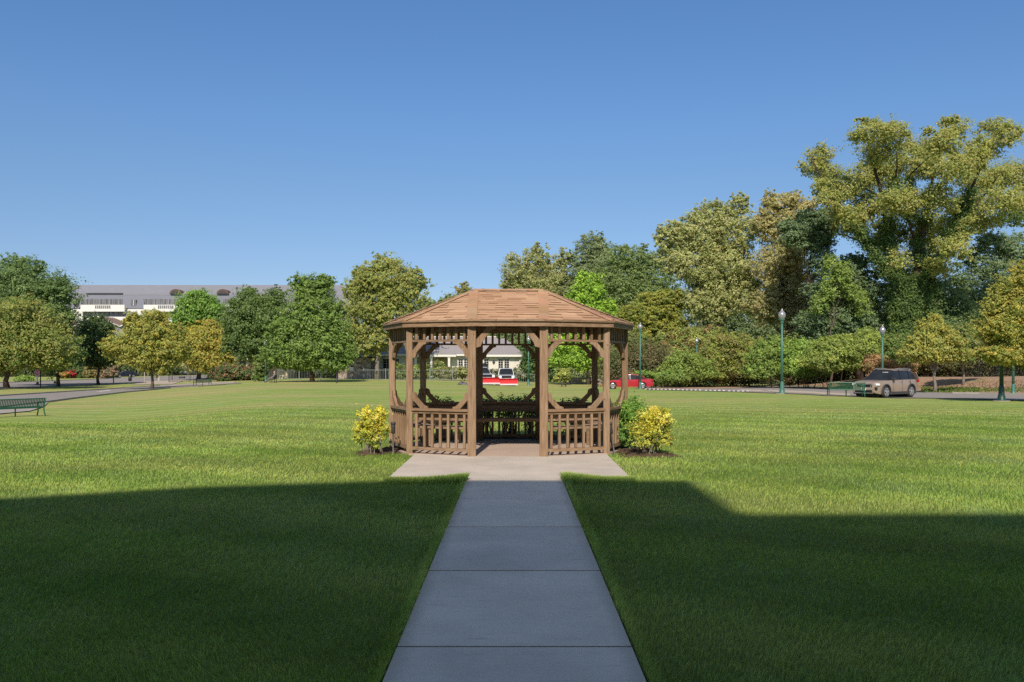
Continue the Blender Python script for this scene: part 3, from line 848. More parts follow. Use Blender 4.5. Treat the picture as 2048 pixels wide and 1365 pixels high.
# ------------------------------------------------------------------ grass blades
def grass():
    rng = np.random.default_rng(11)
    n = 760000
    y = np.exp(rng.uniform(math.log(3.0), math.log(46), n)); x = rng.uniform(-1, 1, n) * (.66 * y + 1.2)
    fade = smooth((46 - y) / 30.0)
    keep = rng.uniform(size=n) < .02 + .98 * fade ** 1.3
    keep &= ~((np.abs(x) < PW + .022 + .012 * rng.normal(size=n)) & (y < JY[-1] + .1))
    keep &= ~((x > PX0 - .01) & (x < PX1 + .01) & (y > PY0 - .01) & (y < PY1))
    gx_, gy_ = x - GX, y - GY
    keep &= ~((np.maximum(np.abs(gx_) - GA, 0) ** 2 + gy_ ** 2 < (GR + .1) ** 2) & (np.abs(gy_) < GR + .1))
    for cx, cy, rx, ry in BEDS:
        keep &= (((x - cx) / rx) ** 2 + ((y - cy) / ry) ** 2) > .86 + .2 * rng.normal(size=n)
    x, y = x[keep], y[keep]
    # longer uncut fringe along the concrete
    m = 7000
    fx = np.concatenate([rng.uniform(PX0, -PW, m), rng.uniform(PW, PX1, m)]); fy = PY0 - np.abs(rng.normal(size=2 * m)) * .14 + .015
    ex = np.concatenate([-PW - .012 - np.abs(rng.normal(size=9000)) * .03, PW + .012 + np.abs(rng.normal(size=9000)) * .03]); ey = np.exp(rng.uniform(math.log(3.2), math.log(PY0), 18000))
    fr = np.zeros(len(x)); x = np.concatenate([x, fx, ex]); y = np.concatenate([y, fy, ey])
    side = np.clip(1 - (np.abs(fx) - PW) / .55, 0, 1)
    fr = np.concatenate([fr, .55 + .9 * side, np.full(18000, .42)])
    n = len(x)
    z = gz(x, y)
    pn = lambda a, b, c, d: np.sin(x * a + 1.3 * np.sin(y * b + c) + d) * np.sin(y * a * .8 + 1.1 * np.sin(x * b + d))
    patch = .5 * pn(1.1, .7, .3, 1.9) + .5 * pn(2.9, 1.7, 1.1, .2)
    h = rng.uniform(.024, .044, n) * (1 + .18 * patch) * (1 + fr * 1.55) * (.25 + .75 * smooth((46 - y) / 34.0))
    w = np.maximum(.0032, .00062 * y) * rng.uniform(.7, 1.3, n)
    a = rng.uniform(0, 2 * math.pi, n)
    la = 2.2 * pn(.7, .5, 2.1, .4) + 1.1 * rng.normal(size=n); lm = h * rng.uniform(.25, 1.0, n) * (.8 + .4 * patch)
    lx, ly = np.cos(la) * lm, np.sin(la) * lm
    bx, by = np.cos(a) * w / 2, np.sin(a) * w / 2
    Vv = np.empty((n, 5, 3))
    Vv[:, 0] = np.stack([x - bx, y - by, z - .004], -1); Vv[:, 1] = np.stack([x + bx, y + by, z - .004], -1)
    Vv[:, 2] = np.stack([x + bx * .8 + lx * .35, y + by * .8 + ly * .35, z + h * .6], -1)
    Vv[:, 3] = np.stack([x - bx * .8 + lx * .35, y - by * .8 + ly * .35, z + h * .6], -1)
    Vv[:, 4] = np.stack([x + lx, y + ly, z + h * .98], -1)
    me = bpy.data.meshes.new('grass'); me.vertices.add(n * 5); me.vertices.foreach_set('co', Vv.astype('f').ravel())
    o = np.arange(n)[:, None] * 5
    lp = (o + np.array([[0, 1, 2, 3, 3, 2, 4]])).ravel().astype('i')
    me.loops.add(n * 7); me.loops.foreach_set('vertex_index', lp)
    st = (np.arange(n)[:, None] * 7 + np.array([[0, 4]])).ravel().astype('i')
    me.polygons.add(n * 2); me.polygons.foreach_set('loop_start', st)
    br = np.clip(1 + .14 * rng.normal(size=n), .4, 1.8); dry = (rng.uniform(size=n) < .05)
    base = np.stack([br * (1 + .5 * dry), br * (1 + .12 * dry), br], -1)
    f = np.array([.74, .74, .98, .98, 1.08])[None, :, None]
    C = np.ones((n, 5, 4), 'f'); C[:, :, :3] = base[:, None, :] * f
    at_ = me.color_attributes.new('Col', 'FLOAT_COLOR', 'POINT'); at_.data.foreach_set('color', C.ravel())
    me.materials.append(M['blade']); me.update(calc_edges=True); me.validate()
    ob = bpy.data.objects.new('grass', me); COL.objects.link(ob)
    tag(ob, 'mown lawn grass growing on both sides of the concrete path', 'grass', None, 'stuff')
grass()

# ------------------------------------------------------------------ roads
def line(pts, sub=6):
    """pixel polyline -> ground points"""
    P = [at(*p) for p in pts]; out = []
    for i in range(len(P) - 1):
        for k in range(sub): out.append(P[i].lerp(P[i + 1], k / sub))
    return out + [P[-1]]
def strip(name, A, B, mat, off, k=10):
    n = max(len(A), len(B))
    mb = MB(); mb.sheet(A, B, k, off); o = mb.build(name, mat); tag(o, kind='structure'); return o
def kerb(name, A, w=.16, h=.13, mat='kerb'):
    mb = MB()
    for i in range(len(A) - 1):
        a, b = A[i], A[i + 1]; d = (b - a); L = d.length
        if L < .05: continue
        za, zb = float(gz(a.x, a.y)), float(gz(b.x, b.y))
        mb.bar((a.x, a.y, za + h / 2 - .03), (b.x, b.y, zb + h / 2 - .03), w, h + .06)
    tag(mb.build(name, mat), kind='structure')
Lnear = line([(-70, 827), (0, 817), (95, 805.5), (170, 795.5), (249, 786), (340, 777.3), (420, 772), (482, 768)])
Lfar = line([(-70, 799), (0, 793.5), (95, 787.3), (170, 782.3), (249, 777.2), (320, 772.5), (400, 768.3), (470, 765.6)])
strip('road', Lnear, Lfar, 'asphalt', .035); kerb('kerb', Lnear); kerb('kerb', Lfar)
Unear = line([(-90, 784), (0, 780), (80, 775), (197, 769.5), (300, 765.8), (420, 761.2)]); Ufar = line([(-90, 771), (0, 766.5), (80, 763.6), (160, 760.8), (240, 757), (420, 751)])
strip('road', Unear, Ufar, 'asphalt', .035); kerb('kerb', Unear); kerb('kerb', Ufar)
A_ = line([(262, 770.5), (345, 769)]); B_ = line([(290, 763.5), (372, 761.5)]); strip('driveway', A_, B_, 'drive', .045, 6)
A_ = line([(190, 785.6), (218, 782.8)]); B_ = line([(203, 783.2), (224, 781.2)]); strip('road_marking', A_, B_, 'white', .047, 2)
A_ = line([(-30, 832), (60, 824), (88, 815)], 4); B_ = line([(-30, 822.5), (40, 812.8), (96, 806.4)], 4); strip('pavement', A_, B_, 'kerb', .05, 5)
A_ = line([(330, 776.5), (400, 773.4), (452, 770)], 4); B_ = line([(340, 772), (420, 769), (470, 766.4)], 4); strip('pavement', A_, B_, 'drive', .05, 4)
Rnear = line([(1290, 780.5), (1330, 781.2), (1480, 785), (1560, 788), (1650, 792.5), (1740, 795.5), (1850, 797.5), (1960, 800), (2120, 806)])
Rfar = line([(1290, 775), (1340, 774.7), (1480, 772), (1560, 772.5), (1700, 778), (1840, 784.5), (1905, 788.3), (1960, 789.2), (2120, 794)])
strip('road', Rnear, Rfar, 'asphalt', .035)
A_ = line([(1480, 784.2), (1560, 786.6), (1650, 791), (1700, 793.2)], 5); B_ = line([(1480, 780.5), (1560, 782.3), (1650, 786.8), (1700, 789)], 5); strip('pavement', A_, B_, 'drive', .05, 4)
kerb('kerb', line([(1905, 788.3), (1960, 789.0), (2120, 793.6)]))
bf = line([(1440, 772.5), (1480, 771.5), (1560, 771.9), (1700, 777.2), (1840, 783.8), (1905, 787.6), (1960, 788.3), (2120, 792.8)])
dirn = Vector((-(_b - _a).y, (_b - _a).x, 0)).normalized()
bt = [p + dirn * 16 for p in bf]
strip('bank', bf, bt, 'litter', .03, 24)
A_ = line([(1300, 779), (1420, 779.3), (1500, 777)], 5); B_ = line([(1330, 774.6), (1420, 772.5), (1500, 771.8)], 5); strip('verge', A_, B_, 'litter', .05, 4)

# tufts on the bank
def tufts(name, label, zones, n, pal, hgt, seed):
    rng = np.random.default_rng(seed); Ps = []
    for (x0, y0, x1, y1, k) in zones:
        for _ in range(int(n * k)):
            p = at(rng.uniform(x0, x1), rng.uniform(y0, y1)); Ps.append((p.x, p.y, p.z + .03 + rng.uniform(0, hgt)))
    P = np.array(Ps); n = len(P); Nn = unit(rng.normal(size=(n, 3)) * [1, 1, .4])
    C = np.array(pal)[rng.integers(0, len(pal), n)] * (1 + .2 * rng.normal(size=(n, 1)))
    tag(leaf_cards(name, P, Nn, rng.uniform(.10, .24, n), rng.uniform(.05, .09, n), np.clip(C, .01, .8)), label, 'ground cover', None, 'stuff')
tufts('ground_cover', 'patch of short green weeds on the bank behind the taupe car', [(1842, 777, 1960, 787, 1.0), (1960, 778, 2050, 786, .3)], 1500, [(.14, .23, .035), (.19, .27, .05), (.10, .17, .03)], .12, 31)
tufts('ground_cover', 'fallen brown leaves strewn over the bank below the iron fence', [(1560, 756, 2060, 778, 1.0)], 3200, [(.30, .19, .11), (.42, .30, .19), (.20, .12, .07), (.5, .38, .26)], .05, 33)
tufts('ground_cover', 'scattered pale straw and leaf litter beyond the striped parking stops', [(1300, 770, 1480, 775, 1.0)], 700, [(.42, .33, .16), (.34, .22, .11), (.16, .2, .05)], .25, 32)

# ------------------------------------------------------------------ street lamps, benches, stops
def make_lamp(name, label, base, top_px, hpx=None, dark=False, group='street lamps round the lawn', hgt=None):
    base = Vector(base); Ht = hgt or (base.z * 0 + (H - (top_px - VY) / F * base.y) - base.z)
    t = thing(name, label, 'street lamp', base, 0, group); mt = 'lamp_dark' if dark else 'lamp_green'
    k = Ht / 4.6
    MB().lathe([(.21, 0), (.215, .07), (.17, .10), (.155, .22), (.13, .30), (.115, .62), (.095, .70), (.09, .74)], n=14).build('base', mt, t, True)
    zt = Ht - .86
    MB().lathe([(.088, .70), (.062, zt), ], n=12).build('pole', mt, t, True)
    MB().lathe([(.062, zt - .06), (.11, zt - .02), (.085, zt + .04), (.12, zt + .12), (.17, zt + .17), (.17, zt + .22)], n=14).build('collar', mt, t, True)
    MB().lathe([(.14, zt + .20), (.19, zt + .30), (.225, zt + .42), (.215, zt + .52), (.16, zt + .62), (.10, zt + .68), (.085, zt + .70)], n=16).build('globe', 'globe', t, True)
    MB().lathe([(.09, zt + .69), (.075, zt + .74), (.03, zt + .78), (.035, zt + .82), (.006, zt + .86)], n=10).build('finial', 'globe', t, True)
    MB().lathe([(.36, -.03), (.36, .035)], n=16).build('footing', 'kerb', t)
    return t
make_lamp('street_lamp', 'tall slim green lamp post with silver acorn globe beside the green bench and taupe car', at(1564, 788), 617)
make_lamp('street_lamp', 'green lamp post with silver globe standing in front of the red car', at(1280.5, 780), 645)
make_lamp('street_lamp', 'smaller green lamp post in front of the low hedge, beyond the striped parking stops', at(1393.5, 774), 675)
make_lamp('street_lamp', 'green lamp post rising behind the roof of the taupe car', foot(1765, 66), 650)
make_lamp('street_lamp', 'slim green lamp post seen through the gazebo entrance next to the red snow plows', at(1057, 772), 672)
make_lamp('street_lamp', 'pale green lamp post beside the person sitting on a bench', at(531.5, 764.5), 680)
make_lamp('street_lamp', 'dark green lamp post whose head is lost in the yellow maple foliage', at(2003, 803), 0, dark=True, hgt=5.0)
make_lamp('street_lamp', 'green lamp post base on the kerb beyond the dark one, top hidden in leaves', foot(2026.5, 59), 0, hgt=4.6)

def make_bench(label, loc, rz, L=1.85, group='green metal park benches'):
    t = thing('park_bench', label, 'bench', loc, rz, group)     # local: seat faces +y, back at -y
    mb = MB(); n = int(L / .075); x0 = -L / 2 + .06
    for i in range(n):
        x = x0 + (L - .12) * i / (n - 1)
        mb.bar((x, -.20, .40), (x, -.34, .80), .040, .012, (0, 1, .3))
    mb.tube([(-L / 2 + .02, -.348, .82), (L / 2 - .02, -.348, .82)], .026, 8); mb.tube([(-L / 2 + .02, -.19, .395), (L / 2 - .02, -.19, .395)], .024, 8)
    mb.build('backrest', 'green_metal', t)
    mb = MB()
    for i in range(n):
        x = x0 + (L - .12) * i / (n - 1); mb.bar((x, -.19, .415), (x, .25, .432), .040, .012)
    mb.tube([(-L / 2 + .02, .26, .425), (L / 2 - .02, .26, .425)], .024, 8)
    mb.build('seat', 'green_metal', t)
    for s in (-1, 1):
        x = s * L / 2
        mb = MB()
        mb.tube([(x, -.36, .84), (x, -.27, .58), (x, -.20, .38), (x, -.24, .18), (x, -.33, .0)], .03, 6)
        mb.tube([(x, -.22, .40), (x, .27, .43)], .028, 6)
        mb.tube([(x, .33, .0), (x, .25, .20), (x, .27, .43)], .03, 6)
        mb.build('leg', 'green_metal', t, True)
        MB().tube([(x, -.29, .62), (x, .0, .65), (x, .22, .64), (x, .29, .56), (x, .27, .43)], .025, 6).build('armrest', 'green_metal', t, True)
    mb = MB(); mb.tube([(0, -.19, .40), (0, -.02, .40), (0, -.02, 0)], .03, 6); mb.build('leg', 'green_metal', t, True)
    return t
p0, p1 = at(16, 838), at(68, 829)
bd = (p1 - p0); ang = math.atan2(bd.y, bd.x)
def bench_px(label, pxa, pya, Y, ang, L=1.85):
    b = at(pxa, pya)
    return make_bench(label, b, ang, L)
make_bench('green slatted bench facing the near road, its seat cut by the frame', at(30, 834), R(60), 2.5)
make_bench('small far green bench on the kerb pad under the golden maple', at(405, 772.3), R(186 - 20), 1.9)
make_bench('green slatted bench beside the taupe car, its back to the lawn', at(1692, 793.5), R(0) + R(-9), 1.95)

def parking_stop(label, p, rz):
    t = thing('parking_stop', label, 'parking stop', p, rz, 'striped parking stops')
    L = 1.3
    for k in range(9):
        c = -L / 2 + L * (k + .5) / 9
        mb = MB(); mb.prism([(-.07, 0), (.07, 0), (.045, .062), (-.045, .062)], lambda a, b, cc: Vector((c + cc, a, b)), L / 9)
        mb.build('stripe', 'worn_white' if k % 2 == 0 else 'black', t)
for k, (px, py, pw, lab) in enumerate(((1477, 784.6, 34, 'black and white striped parking stop, nearest to the tall slim lamp'), (1430, 783.4, 33, 'black and white striped parking stop, second from the tall slim lamp'),
     (1383, 782.3, 30, 'black and white striped parking stop below the smaller lamp post'), (1340, 781.2, 26, 'black and white striped parking stop, second from the red car tail'), (1308, 780.8, 20, 'black and white striped parking stop just behind the red car'))):
    p = at(px, py - .3); p.z += .03
    q = at(px + 10, py + .22); parking_stop(lab, p, math.atan2(q.y - p.y, q.x - p.x) * .25 )

# ------------------------------------------------------------------ vehicles
def interp(x, pts):
    xs = [p[0] for p in pts]; ys = [p[1] for p in pts]
    return float(np.interp(x, xs, ys))
def vehicle(name, label, cat, loc, heading, S, group=None):
    """x forward, y to the vehicle's left"""
    t = thing(name, label, cat, loc, heading, group)
    L, W = S['L'], S['W']; top = S['top']; wf, wr, rt, ra, clr = S['wf'], S['wr'], S['rt'], S['ra'], S['clr']
    xs = set(np.linspace(-L / 2, L / 2, 41))
    for w in (wf, wr):
        for a in np.linspace(0, math.pi, 13): xs.add(round(w + ra * math.cos(a), 4))
    for x, _ in top: xs.add(x)
    xs = sorted(xs); ring = []; mb = MB()
    nr = 6
    hw = lambda x: W / 2 * (1 - S.get('taper', .16) * abs(2 * x / L) ** 5 - .03 * abs(2 * x / L) ** 2)
    for x in xs:
        zt = interp(x, top); zb = interp(x, S['bot']) if 'bot' in S else clr
        for w in (wf, wr):
            d = abs(x - w)
            if d < ra: zb = max(zb, rt + math.sqrt(max(ra * ra - d * d, 0)))
        zb = min(zb, zt - .06); h = hw(x); rg = []
        for k in range(nr):
            f = k / (nr - 1); z = zb + (zt - .03 - zb) * f; g = (z - clr) / max(S['belt'] - clr, .1)
            y = h * (.965 + .035 * math.sin(min(g, 1) * 2.4) - .06 * max(0, g - .55) ** 1.3)
            rg.append((x, y, z))
        for f in (.92, .6, 0, -.6, -.92): rg.append((x, h * f * .94, zt + .012 * (1 - f * f)))
        for k in range(nr - 1, -1, -1): rg.append((x, -rg[k][1], rg[k][2]))
        ring.append(rg)
    n = len(ring[0]); o = 0
    vs = [v for r in ring for v in r]
    fs = []
    for i in range(len(ring) - 1):
        for j in range(n):
            a, b = i * n + j, i * n + (j + 1) % n; fs.append((a, b, b + n, a + n))
    fs += [tuple(range(n)), tuple((len(ring) - 1) * n + j for j in range(n))]
    mb.add(vs, fs); body = mb.build('body', S['paint'], t, True)
    body.data.set_sharp_from_angle(angle=R(32)) if hasattr(body.data, 'set_sharp_from_angle') else None
    # cabin
    gh = S['gh']; x0, x1 = gh[-1][0], gh[0][0]
    gx = sorted(set([g[0] for g in gh] + list(np.linspace(min(x0, x1), max(x0, x1), 26))))
    ghs = sorted(gh)
    zbelt = lambda x: interp(x, top) - .02
    yb = W / 2 * S.get('cab_b', .90); ytp = W / 2 * S.get('cab_t', .68)
    def sec(x, e=0.0):
        zt = interp(x, ghs) + e; zb = zbelt(x); f = min(1, max(0, (zt - zb) / S['cab_h']))
        yt = yb + (ytp - yb) * f; k = 1 - .10 * max(0, (abs(x - (gx[0] + gx[-1]) / 2) / ((gx[-1] - gx[0]) / 2)) ** 3)
        yb2, yt2 = yb * k + e * .4, yt * k + e * .4
        return [(x, yb2, zb), (x, yt2, zt - .05 * f), (x, yt2 * .8, zt - .005 * f), (x, 0, zt + .015 * f), (x, -yt2 * .8, zt - .005 * f), (x, -yt2, zt - .05 * f), (x, -yb2, zb)]
    mb = MB(); R_ = [sec(x) for x in gx]; n = 7
    mb.add([v for r in R_ for v in r], [(i * n + j, i * n + (j + 1) % n, (i + 1) * n + (j + 1) % n, (i + 1) * n + j) for i in range(len(R_) - 1) for j in range(n)] + [tuple(range(n)), tuple((len(R_) - 1) * n + j for j in range(n))])
    mb.build('window', 'glass', t, False)
    rx0, rx1 = S['roof']
    rxs = [x for x in gx if rx0 <= x <= rx1] + [rx0, rx1]; rxs = sorted(set(rxs))
    mb = MB(); R_ = [[(a, b, c) for (a, b, c) in sec(x, .014)[1:6]] for x in rxs]; n = 5
    low = [[(a, b, c - .03) for a, b, c in (r[0], r[-1])] for r in R_]
    vs = []
    for r, l in zip(R_, low): vs += [l[0]] + r + [l[1]]
    n = 7; mb.add(vs, [(i * n + j, i * n + j + 1, (i + 1) * n + j + 1, (i + 1) * n + j) for i in range(len(R_) - 1) for j in range(n - 1)])
    mb.build('roof', S.get('roofpaint', S['paint']), t, True)
    for s in (1, -1):
        mb = MB()
        def pl(xa, xb, w=.06):
            a = sec(xa, .01); b = sec(xb, .01); mb.bar(Vector((a[0][0], s * a[0][1], a[0][2])), Vector((b[1][0], s * b[1][1], b[1][2])), .03, w, (0, s, 0))
        for xa, xb, w in S['pillars'][:-1]: pl(xa, xb, w)
        mb.build('pillar', S.get('pillarpaint', S['paint']), t)
        mb = MB(); pl(*S['pillars'][-1]); mb.build('pillar', S['paint'], t)
        MB().bar((S['mirror'][0], s * (yb + .10), S['mirror'][1]), (S['mirror'][0] - .16, s * (yb + .11), S['mirror'][1] + .02), .20, .15).build('mirror', S.get('mirrorpaint', S['paint']), t)
    for wx in (wf, wr):
        for s in (1, -1):
            w = bpy.data.objects.new('wheel', None); COL.objects.link(w); w.parent = t; w.location = (wx, s * (W / 2 - .12), rt)
            tw = .11
            MB().lathe([(rt * .62, -tw), (rt * .93, -tw), (rt, -tw * .6), (rt, tw * .6), (rt * .93, tw), (rt * .62, tw)], n=22, axis='y').build('tyre', 'tyre', w, True)
            mb = MB(); mb.lathe([(rt * .60, s * tw * .8), (rt * .68, s * tw * .98), (rt * .70, s * tw * 1.04), (rt * .60, s * tw * 1.05), (rt * .57, s * tw * .8)][::1], n=22, axis='y') if False else mb.tube([(rt * .64 * math.cos(a), s * tw * 1.0, rt * .64 * math.sin(a)) for a in np.linspace(0, 2 * math.pi, 23)], rt * .055, 6, False)
            for k in range(5):
                a = 2 * math.pi * k / 5 + .4; mb.bar((0, s * tw * 1.03, 0), (rt * .62 * math.cos(a), s * tw * 1.03, rt * .62 * math.sin(a)), rt * S.get('spoke', .24), .03, (0, 1, 0))
            mb.lathe([(rt * .15, s * tw * .9), (rt * .14, s * tw * 1.2)], n=10, axis='y'); mb.build('rim', S.get('rimpaint', 'rim'), w)
    # dark wheel housings
    mb = MB()
    for wx in (wf, wr): mb.box((wx, 0, rt + .02), (ra * 1.7, W * .72, ra * 1.7))
    mb.build('underbody', 'black', t)
    xf = L / 2
    for s in (1, -1):
        for nm, spec, m_ in (('headlight', S['head'], 'lens'), ('taillight', S['tail'], 'tail')):
            (x, y, z), (a, b, c) = spec; MB().box((x, s * y, z), (a, b, c), s * S.get('lrot', -.45) * (1 if nm == 'headlight' else -1), .02).build(nm, m_, t)
        if 'handle' in S:
            for hx, hz in S['handle']: MB().box((hx, s * (W / 2 * .985), hz), (.17, .03, .03), 0, .008).build('door_handle', S.get('handlepaint', S['paint']), t)
        if 'doors' in S:
            for xx in S['doors']: MB().box((xx, s * (W / 2 * .972), (S['belt'] + clr) / 2 + .05), (.012, .05, S['belt'] - clr - .12)).build('door_seam', 'black', t)
    for nm, spec, m_ in S.get('front', ()):
        c, s_ = spec; MB().box(c, s_, 0, .015).build(nm, m_, t)
    if S.get('clad'):
        for s in (1, -1):
            mb = MB(); y = s * (W / 2 - .012)
            for wx in (wf, wr): mb.tube([(wx + (ra + .02) * math.cos(a), y, rt + (ra + .02) * math.sin(a)) for a in np.linspace(-.35, math.pi + .35, 18)], .045, 6)
            mb.bar((wr + ra, y, clr + .05), (wf - ra, y, clr + .05), .05, .16); mb.build('cladding', 'dark_grey', t)
    return t
SUV = dict(L=4.65, W=1.84, wf=1.40, wr=-1.30, rt=.36, ra=.42, clr=.24, belt=1.02, paint='suv_paint', taper=.20,
    top=[(-2.325, .86), (-2.28, 1.02), (-1.9, 1.10), (.6, 1.06), (.85, 1.05), (1.6, 1.02), (2.05, .95), (2.22, .82), (2.325, .60)],
    bot=[(-2.325, .42), (-1.95, .26), (1.95, .24), (2.325, .34)],
    gh=[(-2.22, 1.06), (-1.95, 1.42), (-1.65, 1.62), (-.9, 1.69), (-.1, 1.69), (.25, 1.62), (1.02, 1.05)], cab_h=.62, roof=(-2.0, .20), cab_b=.90, cab_t=.70,
    pillars=[(.98, .22, .07), (-.25, -.28, .05), (-1.2, -1.25, .05), (-2.1, -1.85, .42)], pillarpaint='black', mirror=(.78, 1.10), mirrorpaint='dark_grey',
    head=((2.10, .70, .80), (.26, .30, .13)), tail=((-2.22, .72, .98), (.16, .3, .16)), handle=[(-.1, .92), (-1.05, .94)], doors=[.72, -.28, -1.18], clad=True, lrot=-.5,
    front=[('grille', ((2.26, 0, .70), (.10, 1.06, .26)), 'black'), ('air_dam', ((2.28, 0, .40), (.12, 1.10, .17)), 'black'), ('number_plate', ((2.335, 0, .52), (.03, .32, .15)), 'plate'),
           ('hood_trim', ((2.33, .0, .80), (.02, .9, .02)), 'chrome'), ('skid_plate', ((2.30, 0, .30), (.1, 1.2, .035)), 'grey_metal')])
suvp = at(1771, 796); suvp.z += .035
suv = vehicle('parked_car', 'taupe sport utility car with black trim parked behind the green bench', 'car', suvp, R(216), SUV)
mb = MB(); mb.lathe([(.075, 0), (.085, .01), (.085, .02), (.06, .025)], c=(2.315, 0, .74), n=16, axis='x'); mb.box((2.338, 0, .74), (.02, .22, .035)); mb.build('emblem', 'chrome', suv)
for s in (1, -1):
    MB().bar((2.30, s * .52, .84), (2.30, s * .38, .54), .04, .06).build('grille_trim', 'chrome', suv)
    MB().box((2.235, s * .74, .57), (.16, .16, .17), 0, .03).build('fog_light', 'black', suv)
    MB().tube([(-1.7, s * .66, 1.66), (-.9, s * .665, 1.735), (-.1, s * .66, 1.73), (.2, s * .655, 1.66)], .022, 6).build('roof_rail', 'grey_metal', suv)
MB().bar((.42, .05, 1.50), (.42, .42, 1.50), .01, .05).build('sun_visor_card', 'white', suv)
SEDAN = dict(L=4.85, W=1.82, wf=1.45, wr=-1.38, rt=.34, ra=.385, clr=.20, belt=.88, paint='red_paint', taper=.22,
    top=[(-2.425, .78), (-2.38, .93), (-2.2, 1.0), (-1.7, 1.0), (-.9, .94), (.9, .90), (1.4, .86), (1.95, .76), (2.25, .66), (2.425, .50)],
    bot=[(-2.425, .38), (-2.1, .24), (2.0, .2), (2.425, .28)],
    gh=[(-2.0, .96), (-1.35, 1.28), (-.8, 1.41), (-.25, 1.45), (.2, 1.40), (.55, 1.26), (1.25, .88)], cab_h=.52, roof=(-1.55, .40), cab_b=.88, cab_t=.66,
    pillars=[(1.2, .42, .06), (-.2, -.25, .05), (-1.25, -1.1, .05), (-1.75, -1.25, .14)], pillarpaint='black', spoke=.30, mirror=(.72, .98),
    head=((2.12, .68, .66), (.34, .25, .10)), tail=((-2.30, .68, .84), (.2, .3, .12)), handle=[(-.15, .80), (-1.15, .82)], doors=[.75, -.22, -1.15],
    front=[('grille', ((2.39, 0, .50), (.08, .7, .16)), 'black')])
redp = at(1258, 779.6); redp = pt(1255, 0, 84); redp.z = H - (780.6 - VY) / F * 84
vehicle('parked_car', 'red four door sedan parked along the lawn behind the gazebo', 'car', (redp.x, 84, float(gz(redp.x, 84)) + .04), R(176), SEDAN)
DARKCAR = dict(SEDAN, paint='navy_car', pillarpaint='navy_car')
b = at(250, 756.3); vehicle('parked_car', 'dark navy sedan parked at the kerb beyond the slender yellow green maple', 'car', (b.x, b.y, b.z + .05), R(226), dict(DARKCAR, W=1.85))
b = at(379, 750.5); vehicle('parked_car', 'grey dark sedan half hidden by the low leaves of the golden maple', 'car', (b.x, b.y, b.z + .05), R(250), dict(SEDAN, paint='silver_car'))
TRUCK = dict(L=5.6, W=1.95, wf=1.75, wr=-1.75, rt=.42, ra=.48, clr=.42, belt=1.15, paint='white_car', taper=.08,
    top=[(-2.8, 1.15), (-.85, 1.15), (-.8, 1.18), (1.0, 1.18), (1.2, 1.22), (2.3, 1.16), (2.7, 1.08), (2.8, .9)],
    gh=[(-.85, 1.20), (-.72, 1.82), (-.5, 1.93), (.2, 1.93), (.45, 1.86), (1.15, 1.22)], cab_h=.72, roof=(-.75, .42), cab_b=.92, cab_t=.72,
    pillars=[(1.1, .42, .08), (-.0, -.05, .06), (-.8, -.68, .16)], mirror=(.9, 1.35), mirrorpaint='black',
    head=((2.70, .78, .98), (.14, .26, .22)), tail=((-2.78, .85, 1.0), (.06, .14, .3)), doors=[.85, -.72], lrot=-.2, rimpaint='grey_metal',
    front=[('grille', ((2.76, 0, .98), (.10, 1.15, .30)), 'black'), ('bumper', ((2.86, 0, .62), (.16, 1.8, .22)), 'chrome')])
def plow_truck(label, px, Y, hd):
    b = foot(px, Y); t = vehicle('plow_truck', label, 'truck', (b.x, b.y, b.z + .02), hd, TRUCK, 'snow plow trucks behind the lawn')
    mb = MB(); W2 = 1.24; prof = [(3.62, .16), (3.42, .28), (3.33, .48), (3.35, .64), (3.50, .82), (3.56, .82), (3.41, .64), (3.40, .48), (3.48, .30), (3.66, .16)]
    mb.prism(prof, lambda a, b, c: Vector((a, c, b)), W2 * 2)
    pl = mb.build('plow_blade', 'plow', t)
    mb = MB(); mb.box((3.63, 0, .16), (.05, W2 * 2, .16)); mb.build('cutting_edge', 'plate', pl)
    mb = MB()
    for y in (-.8, -.3, .3, .8): mb.box((3.32, y, .52), (.08, .05, .7))
    for s in (-1, 1): mb.bar((2.8, s * .4, .45), (3.35, s * .3, .45), .1, .12)
    mb.build('plow_frame', 'black', pl)
    for s in (-1, 1): MB().tube([(3.56, s * W2 * .97, .88), (3.58, s * W2 * .97, 1.25)], .015, 5).build('marker_rod', 'black', pl)
    return t
plow_truck('white pickup truck with a wide red snow plow, standing clear of the posts', 1012, 99, R(270) + .03)
tk = plow_truck('white truck with red snow plow and dark box, partly hidden by a gazebo post', 962, 98, R(270) + .28)
mb = MB(); mb.box((-1.7, 0, 1.72), (2.0, 1.9, 1.3), 0, .12); mb.build('hopper', 'black', tk)

# ------------------------------------------------------------------ buildings
class PB:
    """boxes given by photo pixels at a depth, in the frame of a building standing at base"""
    def __init__(self, base): self.b = Vector(base)
    def p(self, px, py, Y): return pt(px, py, Y) - self.b
    def box(self, mb, x0, y0, x1, y1, Y, d):
        a, b = self.p(x0, y1, Y), self.p(x1, y0, Y)
        mb.box(((a.x + b.x) / 2, a.y + d / 2, (a.z + b.z) / 2), (b.x - a.x, d, b.z - a.z)); return mb

